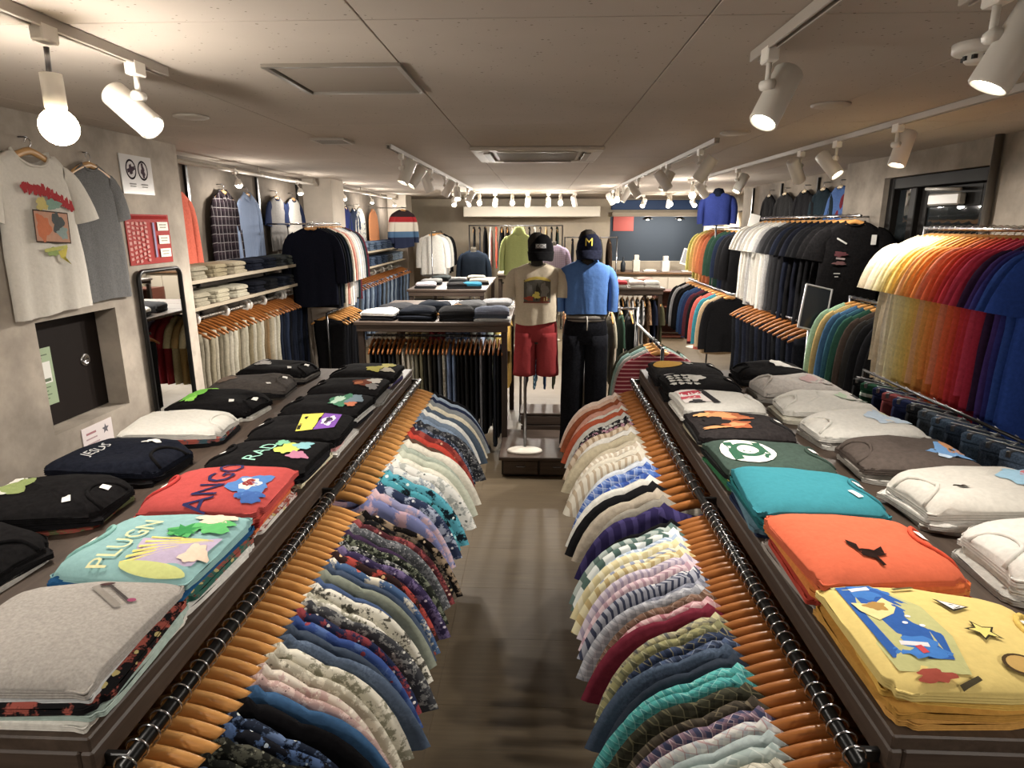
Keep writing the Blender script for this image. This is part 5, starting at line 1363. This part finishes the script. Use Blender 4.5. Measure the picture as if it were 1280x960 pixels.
def wall_rail(y0, y1, z, label, rings, x=-2.70):
    root = empty('wall_rail', (x, (y0 + y1) / 2, z)); tag(root, label, 'rail', 'alcove rails')
    h = (y1 - y0) / 2
    obj('rail', MB().cyl((0, -h, 0), (0, h, 0), .013, n=10), flat('#b8b2a8', .3, .5), root)
    for yy in (-h + .15, h - .15): obj('bracket', MB().bbox(-.168, -.012, yy - .006, yy + .006, -.008, .008, .002), BLACKM, root)
    me = MB().tube([(.036 * math.cos(2 * PI * k / 16), 0, .036 * math.sin(2 * PI * k / 16)) for k in range(16)], .017, 8, closed=True).mesh('size_ring')
    for k, yy in enumerate(rings):
        tag(obj('size_ring', me, flat('#d8d4cc', .4), None, (x, yy, z)), 'white plastic size ring, %s along the %s' % (ordn(k), ' '.join(label.split()[:5])), 'size ring', 'size rings on the alcove rails')
wall_rail(4.58, 7.0, 1.275, 'pale rail of beige and navy trousers in the alcove', [4.86, 5.35, 5.74, 5.80, 6.12, 6.55, 6.62])
BT = ['#756e5e', '#867e6d', '#817863', '#968e7c', '#696150', '#8d8572', '#9a9383', '#a49e8d', '#7c735d', '#8e8673', '#9e9886', '#736850', '#a19a89', '#938b75', '#a9a393', '#66553c', '#755d3f', '#978d77', '#aea89a', '#a8a290']
BN = ['taupe', 'beige', 'khaki', 'light stone', 'dark taupe', 'stone', 'bone', 'cream', 'olive beige', 'fawn', 'pale stone', 'bronze', 'ecru', 'sand', 'off-white', 'brown', 'tobacco', 'wheat', 'ivory', 'chalk']
n = 30
for i in range(n):
    y = 4.68 + (6.90 - 4.68) * i / (n - 1)
    if i < 20: c, wd = BT[i], BN[i]
    else: c, wd = ['#1c2230', '#151923', '#20283a', '#12141a', '#1a1f2c'][i % 5], ['navy', 'blue black', 'dark blue', 'black', 'ink'][i % 5]
    slab_garment('hanging_trousers', fabric(c), (-2.70, y, 1.285), RND.uniform(-.15, .15), '%s trousers, %s from the mirror on the alcove rail' % (wd, ordn(i)), 'trousers on the alcove rail', 'trousers', hw=.15, length=.70, t=.02, zt=-.10, seed=i)
    hanger((-2.70, y, 1.285), RND.uniform(-.1, .1), 'brown hanger of the %s trousers, %s on the alcove rail' % (wd, ordn(i)), 'wooden hangers', HANGD)
for i, y in enumerate((5.28, 6.62, 7.72)):
    tag(obj('slotted_post', MB().bbox(-2.8695, -2.845, y - .018, y + .018, 0, 2.46, .002), BLACKM), 'black slotted post on alcove wall, %s from the mirror' % ordn(i), 'post', 'slotted posts in the alcove')
LW = [(5.02, 'long', FB('#cc5f48'), 'salmon red top hung at the alcove corner', 'crew', 2.30, .62), (5.80, 'long', PL('#1c151b', '#34282f', '#a09a9c', 7), 'dark plaid shirt hung above the beige trousers', 'camp', 2.33, .66), (6.28, 'long', SP('#7c92b8', '#93a7c8', 60), 'light blue striped shirt hung beside the dark plaid one', 'camp', 2.33, .66),
      (6.98, 'tee', FB('#7e7c7a'), 'grey raglan tee with navy sleeves on the alcove wall', 'crew', 2.33, .55), (7.46, 'tee', FB('#bcb9b2'), 'white raglan tee with navy sleeves by the pillar', 'crew', 2.33, .55)]
for i, (y, st, mt, lab, col, z, ln) in enumerate(LW):
    rag = fabric('#1f2a48') if i > 2 else None
    shirt(st, mt, (-2.815, y, z), PI / 2, lab, 'garments on the alcove wall', 'shirt', col, seed=i, smat=rag, cmat=rag, name='wall_shirt', len_=ln, scale=(.92, 1, 1))
    wall_hang(-2.815, y, z, PI / 2, PALEH, 'wooden hanger of the ' + ' '.join(lab.split()[:4]), 'steel hook above the ' + ' '.join(lab.split()[:4]), -2.8695)
# projecting rail of sweatshirts
root = empty('arm_rail', (-2.36, 7.1, 2.0)); tag(root, 'chrome rail of dark and pale sweatshirts before the pillar', 'rail')
obj('rail', MB().cyl((0, -.48, 0), (0, .60, 0), .012, n=10), CHROME, root)
for yy in (-.44, .56): obj('arm', MB().cyl((-.508, yy, 0), (0, yy, 0), .009, n=8), CHROME, root)
SW = [('navy', '#12141f'), ('black', '#101113'), ('ink blue', '#11151e'), ('black green', '#131c1c'), ('cream', '#c2b7a4'), ('salmon', '#b87868'), ('stone grey', '#b2aca2'), ('white', '#c9c6c0'), ('pale grey', '#a8a6a4'), ('grey', '#8c8e90'), ('dark teal', '#1c2a2e'), ('maroon', '#4c1c26')]
row(SW, -2.36, 6.68, 7.64, 2.0, 'pillar rail', 'sweatshirts on the projecting rail', 'sweat', 'crew', 'sweatshirt', lens=.80, seed=2, name='hanging_sweatshirt', noun='top')
rack(-2.28, 6.75, 7.75, 1.06, 'low rack of black trousers below the sweatshirts', m=BLACKM)
for i in range(9):
    slab_garment('hanging_trousers', fabric(['#121214', '#16171b', '#0f1013'][i % 3]), (-2.28, 6.82 + .1 * i, 1.07), RND.uniform(-.1, .1), 'black trousers, %s from the front under the sweatshirts' % ordn(i), 'black trousers below the sweatshirts', 'trousers', hw=.17, length=.72, t=.02, zt=-.09, seed=i)
    hanger((-2.28, 6.82 + .1 * i, 1.07), 0, 'wooden hanger of black trousers, %s from the front' % ordn(i), 'wooden hangers', HANGW)
# jeans bay
shelf(8.46, 12.3, 1.60, 'upper shelf of folded blue jeans past the pillar')
shelf(8.46, 12.3, 1.37, 'lower shelf of folded blue jeans past the pillar')
J2 = [('pale blue', '#66788c'), ('light blue', '#718398'), ('washed blue', '#55687e'), ('mid blue', '#46586e'), ('blue', '#3c4f68'), ('dark blue', '#2f3f56'), ('indigo', '#27354a'), ('deep indigo', '#202c3e'), ('faded black', '#33363a')]
piles(8.50, 12.25, 1.60, J2, 'on upper jeans shelf', 'folded jeans past the pillar', 4, noun='jeans', mk=denim)
piles(8.50, 12.25, 1.37, J2[2:] + J2[:2], 'on lower jeans shelf', 'folded jeans past the pillar', 4, noun='jeans', mk=denim)
wall_rail(8.5, 12.3, 1.235, 'pale rail of blue jeans past the concrete pillar', [8.7, 9.2, 9.6, 9.75, 10.4, 11.0, 11.6])
for i in range(26):
    y = 8.62 + 3.55 * i / 25
    wd, c = (J2 + [('black', '#1b1d21'), ('navy', '#222b3d')])[(i * 5 + 3) % 11]
    slab_garment('hanging_jeans', denim(c), (-2.62, y, 1.245), RND.uniform(-.12, .12), '%s jeans, %s from the pillar on the jeans rail' % (wd, ordn(i)), 'jeans on the rail past the pillar', 'jeans', hw=.16, length=.78, t=.028, zt=-.09, seed=i)
    hanger((-2.62, y, 1.245), 0, 'wooden hanger of the %s jeans, %s from the pillar' % (wd, ordn(i)), 'wooden hangers', HANGD)
W2 = [(8.80, 'long', FB('#a88c8c'), 'dusty pink shirt hung past the pillar', 2.28), (9.42, 'long', FB('#1f2c68'), 'royal navy shirt hung past the pillar', 2.28), (9.85, 'tee', FB('#20304c'), 'dark blue top behind the white floral shirt', 2.26), (10.15, 'long', F('#c2c0b4', '#6a7280', '#4a5468', 14), 'white floral shirt hung past the pillar', 2.28), (11.0, 'long', FB('#c98454'), 'orange tan shirt hung past the pillar', 2.28)]
for i, (y, st, mt, lab, z) in enumerate(W2):
    shirt(st, mt, (-2.80, y, z), PI / 2, lab, 'garments past the pillar', 'shirt', 'camp', seed=i, name='wall_shirt')
    wall_hang(-2.80, y, z, PI / 2, PALEH, 'wooden hanger of the ' + ' '.join(lab.split()[:4]), 'steel hook above the ' + ' '.join(lab.split()[:4]), -2.8695)
# three colour jacket facing out on a stand
def stripe3():
    t = NT('tri_colour')
    sp = t.n('ShaderNodeSeparateXYZ'); t.put(sp.inputs[0], t.obj())
    c = t.mix(t.math('LESS_THAN', sp.outputs[2], -.17), lin('#2c2024'), lin('#9c2a30'))
    c = t.mix(t.math('LESS_THAN', sp.outputs[2], -.26), c, lin('#cfcac0'))
    c = t.mix(t.math('LESS_THAN', sp.outputs[2], -.42), c, lin('#4a6a8c'))
    c = t.mix(t.math('LESS_THAN', sp.outputs[2], -.52), c, lin('#222a44'))
    return t.fin(c, .9, 0, .2)
wall_arm_rail(-2.4, 11.4, 11.8, 2.28, 'short high wall arm holding the three colour jacket', ((11.75, -2.8695),), STEEL)
shirt('sweat', stripe3(), (-2.4, 11.5, 2.291), .9, 'red white and blue striped jacket on a high wall arm', None, 'jacket', 'crew', seed=2, name='hanging_jacket', t=.04)
hanger((-2.4, 11.5, 2.291), .9, 'wooden hanger of the red white and blue jacket', 'wooden hangers')

# ------------------------------------------------------------------ second row of tables
cross_table(-1.66, -.66, 8.0, 10.0, 'second dark table with magazines and folded tops', back_rail=False)
cross_table(.93, 1.63, 8.3, 9.6, 'small dark table of folded tops with striped shirts below', rail_m=CHROME, back_rail=False, railz=1.09)
T2 = 'folded tops on the second table'
for x, y, c, lab in ((-1.45, 8.25, '#b4aeb4', 'pale pink folded top on the second table'), (-1.05, 8.22, '#201f20', 'black folded top beside the teal one'), (-.86, 8.25, '#1c6c88', 'teal and blue folded top at the second table edge'), (-1.45, 8.75, '#8a8a88', 'grey folded top farther on the second table'), (-1.1, 8.75, '#26282a', 'charcoal folded top mid second table'),
                     (-.82, 8.8, '#b9b4aa', 'cream folded top behind the teal one'), (-1.4, 9.3, '#33393a', 'dark folded top at the back of second table'), (-.9, 9.35, '#9a9688', 'stone folded top at the back of second table')):
    for j in range(2):
        folded(fabric(c if j else '#2a2a2c'), (x, y, TZ + .035 * j), PI / 2 + RND.uniform(-.2, .2), lab if j else 'dark folded top under the ' + ' '.join(lab.split()[:4]) + ' ' + ordn(int(y * 10) % 9), T2, .14, .13, .038, int(x * -10) % 4 + j, .006, cat='top', name='folded_garment')
for x, y, c, lab in ((1.06, 8.48, '#a82c34', 'red folded top on the small far table'), (1.28, 8.5, '#c2b4ac', 'pale pink folded top on the small far table'), (1.48, 8.5, '#c9c5bc', 'white folded top on the small far table'), (1.2, 8.95, '#d2cfc8', 'bright white folded top behind the red one'), (1.47, 8.95, '#b88478', 'salmon folded top behind the white one'), (1.05, 9.3, '#23262c', 'dark folded top at the back of the small table')):
    for j in range(2):
        folded(fabric(c if j else '#bdb9b0'), (x, y, TZ + .04 * j), PI / 2 + RND.uniform(-.2, .2), lab if j else 'pale folded top under the ' + ' '.join(lab.split()[:4]), 'folded tops on the small far table', .12, .10, .042, j + 1, .006, cat='top', name='folded_garment')
def edge_rail(specs, y, x0, x1, z, where, group, style='short', lens=.6, cat='shirt'):
    for i, (wd, mt) in enumerate(specs):
        x = x0 + (x1 - x0) * i / (len(specs) - 1)
        if isinstance(mt, str): mt = fabric(mt)
        shirt(style, mt, (x, y, z + .011), PI / 2 + RND.uniform(-.1, .1), '%s %s, %s along the %s' % (wd, cat, ordn(i), where), group, cat, 'camp', seed=i, len_=lens)
        hanger((x, y, z + .011), PI / 2 + RND.uniform(-.06, .06), 'wooden hanger, %s along the %s' % (ordn(i), where), 'wooden hangers')
edge_rail([('black and white striped', SP('#c4c2bc', '#232326', 34)), ('white striped', SP('#c8c6c0', '#4a4a4c', 40)), ('black', '#1b1b1d'), ('grey striped', SP('#a8a6a2', '#333336', 34)), ('white', '#cac8c2'), ('black striped', SP('#28282a', '#b8b6b0', 30)), ('white and black', SP('#cac8c4', '#1c1c1e', 26)), ('brown print', F('#6a4a34', '#b08a5c', '#2c2018', 18)), ('navy', '#1d2233'), ('olive', '#4c4a34')], 8.5, .98, 1.58, 1.09, 'rail under the small far table', 'striped shirts under the small far table')
edge_rail([('navy', '#1c2233'), ('teal striped', SP('#2c5c78', '#8ab0c0', 20, True)), ('blue', '#2c4c74'), ('olive', '#4a4c3a'), ('brown', '#5a3c28'), ('rust', '#8c4a2c'), ('grey', '#6c6c6c'), ('cream', '#b4ac98'), ('black', '#1a1a1c'), ('stone', '#8a8472'), ('dark green', '#24382c'), ('charcoal', '#2c2c2e')], 6.55, -.12, .95, 1.16, 'rail behind the mannequins', 'shirts behind the mannequins', lens=.74)
rack(6.55 * 0 + .42, 5.93 * 0 - .62 + 6.55 - .0, 6.55 + .62, 1.16, 'chrome rack behind the mannequins', along='x', m=STEEL) if False else None
rk = rack(.42, 5.95, 7.15, 1.16, 'chrome rack behind the mannequins', along='x', m=STEEL); rk.location = (.42, 6.55, 0)
edge_rail([('orange plaid', PL('#b06a34', '#6c3c20', '#d8b080', 14)), ('brown', '#6a4a34'), ('grey green', '#6a6c5c'), ('charcoal', '#2e2e30'), ('dark olive', '#3a3a2c'), ('stone', '#8c8674'), ('black', '#1b1b1d'), ('navy', '#20263a')], 8.25, -1.55, -.75, 1.02, 'rail under the second table', 'shirts under the second table')
# striped red shirt rack between the long table and the small far table
rack(.86, 4.35, 5.55, 1.16, 'low dark rack led by the red striped shirt', m=BLACKM)
row([('red and white striped', SP('#7c1c2c', '#c48a8c', 34, True, .28)), ('grey', '#9c9a94'), ('pale teal', '#7c9a94'), ('dark olive', '#3c3c30')], .86, 4.45, 4.75, 1.16, 'red striped rail', 'shirts on the low rack behind the long table', 'long', 'crew', 'shirt', lens=.62, seed=6, name='hanging_shirt')

# ------------------------------------------------------------------ the far end
rk = rack(-.5, 11.7, 13.5, 1.97, 'back clothes rail under the pale soffit', along='x', m=STEEL); rk.location = (-.45, 12.6, 0)
edge_rail([('black', '#18181a'), ('dark grey', '#2c2c2e'), ('black', '#151517'), ('white', '#c6c4be'), ('coral red', '#c84a34'), ('dark', '#232325'), ('brown black', '#2a2420'), ('cream', '#b8b09c'), ('olive', '#3c3a30'), ('pale green', '#a8ac7c'), ('black', '#1a1a1c'), ('white', '#cac8c2'), ('charcoal', '#333335'), ('sand', '#a8946c'), ('black', '#151516'), ('green black', '#1c2420')], 12.6, -1.25, .35, 1.97, 'back clothes rail', 'garments on the back rail', 'long', .75, 'top')
rk = rack(1.0, 10.6, 11.6, 1.75, 'short back rail of dark jackets', along='x', m=STEEL); rk.location = (1.0, 12.6, 0)
edge_rail([('black', '#161618'), ('dark green', '#26302a'), ('black', '#1b1b1d'), ('olive', '#35352a'), ('brown', '#3a2c22')], 12.6, .65, 1.35, 1.75, 'short back rail', 'jackets on the short back rail', 'long', .7, 'jacket')
def stand_bust(x, y, zs, mt, lab, labm, style='long', cat='hoodie'):
    mq = mannequin(x, y, 0.0, zs - .01, labm, head=False)
    o = shirt(style, mt, (x, y, zs + .05), 0, lab, None, cat, 'crew', seed=2, name='display_' + cat, t=.10)
    return o
o = stand_bust(-.33, 10.6, 1.86, fabric('#9aa564', .05), 'lime green hooded sweatshirt on a far mannequin', 'headless form under the lime green hoodie')
obj('hood', MB().lathe([(.0001, .13), (.07, .12), (.105, .05), (.11, -.01), (.09, -.06), (.05, -.08)][::-1], 18, (0, .02, -.08)), fabric('#9aa564', .05), o)
stand_bust(.25, 11.2, 1.66, PL('#8a7a90', '#6a5870', '#b8a8b8', 16), 'lilac plaid shirt on a far mannequin', 'form under the lilac plaid shirt', cat='shirt')
o = stand_bust(-1.15, 11.4, 1.55, fabric('#1c2430'), 'dark navy jacket with green shoulders on far mannequin', 'form under the dark navy jacket', cat='jacket')
cross_table(-.75, .35, 11.55, 12.0, 'narrow dark table before the back clothes rail', z=1.12, railz=.95, back_rail=False)
for i, (x, c, wd) in enumerate(((-.62, '#b8b4ac', 'white'), (-.36, '#2c2c30', 'black'), (-.08, '#8c8a86', 'grey'), (.18, '#3c4450', 'slate'))):
    folded(fabric(c), (x, 11.77, 1.12), PI / 2, '%s folded top on the narrow back table' % wd, 'folded tops on the narrow back table', .13, .12, .05, i % 4, .006, cat='top', name='folded_garment')
# far side rack past the jeans bay
rack(-1.98, 11.95, 13.2, 1.85, 'far rack of grey and white knitwear', m=STEEL)
row([('white', '#c6c4be'), ('pale grey', '#a8a8a6'), ('grey', '#8a8c8c'), ('cream', '#bdb6a6'), ('light grey', '#b0b0ae'), ('black', '#19191b'), ('white piped black', '#222224'), ('black', '#141416')], -1.98, 12.05, 13.1, 1.85, 'far knitwear rail', 'knitwear on the far rack', 'long', 'crew', 'top', lens=.72, seed=1)
# serving counter
ct = empty('serving_counter', (2.6, 13.55, 0)); tag(ct, 'pale serving counter with a wooden top before the back opening', 'counter')
obj('body', MB().bbox(-1.0, .75, -.25, .4, 0, 1.0, .01), flat('#a39a8c', .6), ct)
obj('top', MB().bbox(-1.05, .80, -.32, .5, 1.0005, 1.04, .006), wood('#5a4330', '#7a5c42'), ct)
for k in range(5): obj('front_panel', MB().bbox(-.98 + .345 * k, -.65 + .345 * k, -.268, -.2505, .08, .94, .006), flat('#b3aa9c', .6), ct)
cb = empty('shoe_cabinet', (2.35, 11.6, 0)); tag(cb, 'reddish wooden cabinet with shelves before the counter', 'cabinet')
CW = wood('#5a3226', '#74453a')
for z in (.03, .3, .57, .84): obj('shelf_board', MB().bbox(-.25, .25, -.2, .2, z - .012, z + .012, .003), CW, cb)
for x in (-.26, .26): obj('side_panel', MB().bbox(x - .012, x + .012, -.2, .2, 0, .86, .003), CW, cb)
obj('back_panel', MB().bbox(-.248, .248, .188, .2, .045, .825, .002), CW, cb)
tag(obj('shop_box', MB().bbox(-.16, .16, -.12, .12, 0, .22, .006), flat('#8a4a34', .7), None, (2.05, 12.6, 0.001)), 'red brown carton on the floor by the counter', 'box') 
for i, (x, z, w_, h_, c, lab) in enumerate(((1.75, 1.04, .10, .30, '#2c343c', 'dark bottle shaped display on the serving counter'), (2.02, 1.04, .14, .34, '#cfcac0', 'white display box on the serving counter'), (2.3, 1.04, .26, .05, '#d6d2c8', 'white paper tray on the serving counter'), (2.62, 1.04, .16, .32, '#c6c2ba', 'pale figure stand on the serving counter'))):
    m_ = MB()
    if i == 0: m_.lathe([(.05, 0), (.052, .16), (.03, .21), (.018, .23), (.018, .30), (.0001, .301)], 14)
    else: m_.bbox(-w_ / 2, w_ / 2, -.08, .08, 0, h_ * .7, .008).bbox(-w_ / 3, w_ / 3, -.05, .05, h_ * .7, h_, .008)
    tag(obj('counter_item', m_, flat(c, .5), None, (x, 13.5, z)), lab, 'counter item')
rg = empty('register_screen', (3.05, 13.45, 1.041)); tag(rg, 'slanted white register screen on the serving counter', 'screen')
obj('base', MB().bbox(-.10, .10, -.08, .08, 0, .03, .006), flat('#c6c4c0', .4), rg)
obj('arm', MB().bbox(-.02, .02, -.02, .02, .03, .16, .004), flat('#c6c4c0', .4), rg)
sc_ = obj('display', MB().bbox(-.16, .16, -.015, .015, .0, .34, .006), flat('#d2d0cc', .35), rg, (0, 0, .12), rot=(-.25, .3, 0))
obj('screen', MB().box(-.14, .14, -.0165, -.0155, .03, .31), flat('#77787a', .3), sc_)
tag(obj('red_notice', MB().bbox(-.24, .24, -.004, .004, 0, .34, .001), flat('#b4544c', .6), None, (2.0, 15.68, 1.84)), 'red and white notice in the back room', 'notice')
for i, (x, y) in enumerate(((2.45, 14.95), (3.15, 14.9))):
    pn = empty('pendant_lamp', (x, y, 2.1)); tag(pn, 'black dome pendant in the back room, ' + ('nearer the notice' if i == 0 else 'nearer the pale column'), 'pendant lamp', 'pendants of the back room')
    obj('cord', MB().cyl((0, 0, .06), (0, 0, CZ - 2.1), .004, n=6), BLACKM, pn)
    obj('shade', MB().lathe([(.02, .07), (.05, .06), (.13, .0), (.125, .0), (.045, .05)], 18), BLACKM, pn)
    obj('bulb', MB().lathe([(.0001, -.02), (.03, -.01), (.035, .01), (.015, .04)], 12), LENS, pn)
    ld = bpy.data.lights.new('pendant_light', 'POINT'); ld.energy = 25; ld.color = WARM; ld.shadow_soft_size = .04
    lo = bpy.data.objects.new('pendant_light', ld); COL.objects.link(lo); lo.parent = pn; lo.location = (0, 0, -.06)
tag(obj('round_column', MB().cyl((3.32, 13.0, 0), (3.32, 13.0, CZ - .001), .09, n=20), concrete('#bdb4a4', .06)), 'pale round column beside the serving counter', 'column')
cu_ = empty('curtain', (3.6, 12.2, 0)); tag(cu_, 'beige fitting room curtain by the far column', 'curtain')
vs = []; fs_ = []
for j in range(2):
    for i in range(41):
        vs.append((.05 * math.sin(i * 1.25), -.6 + 1.2 * i / 40, .08 if j == 0 else 2.2))
for i in range(40): fs_.append((i, i + 1, 42 + i, 41 + i))
cm_ = obj('drape', MB().add(vs, fs_), fabric('#a8977c'), cu_); md = cm_.modifiers.new('thick', 'SOLIDIFY'); md.thickness = .006
obj('rod', MB().cyl((0, -.65, 2.22), (0, .65, 2.22), .012, n=8).cyl((0, -.63, 2.22), (.149, -.63, 2.22), .01, n=8).cyl((0, .63, 2.22), (.149, .63, 2.22), .01, n=8), STEEL, cu_)
tag(obj('stand_base', MB().lathe([(.0001, .03), (.03, .03), (.12, .015), (.15, .0)][::1], 22).cyl((0, 0, .02), (0, 0, 1.0), .012, n=8), flat('#c9c4ba', .4), None, (2.62, 10.6, 0)), 'white round based floor stand by the far column', 'stand')
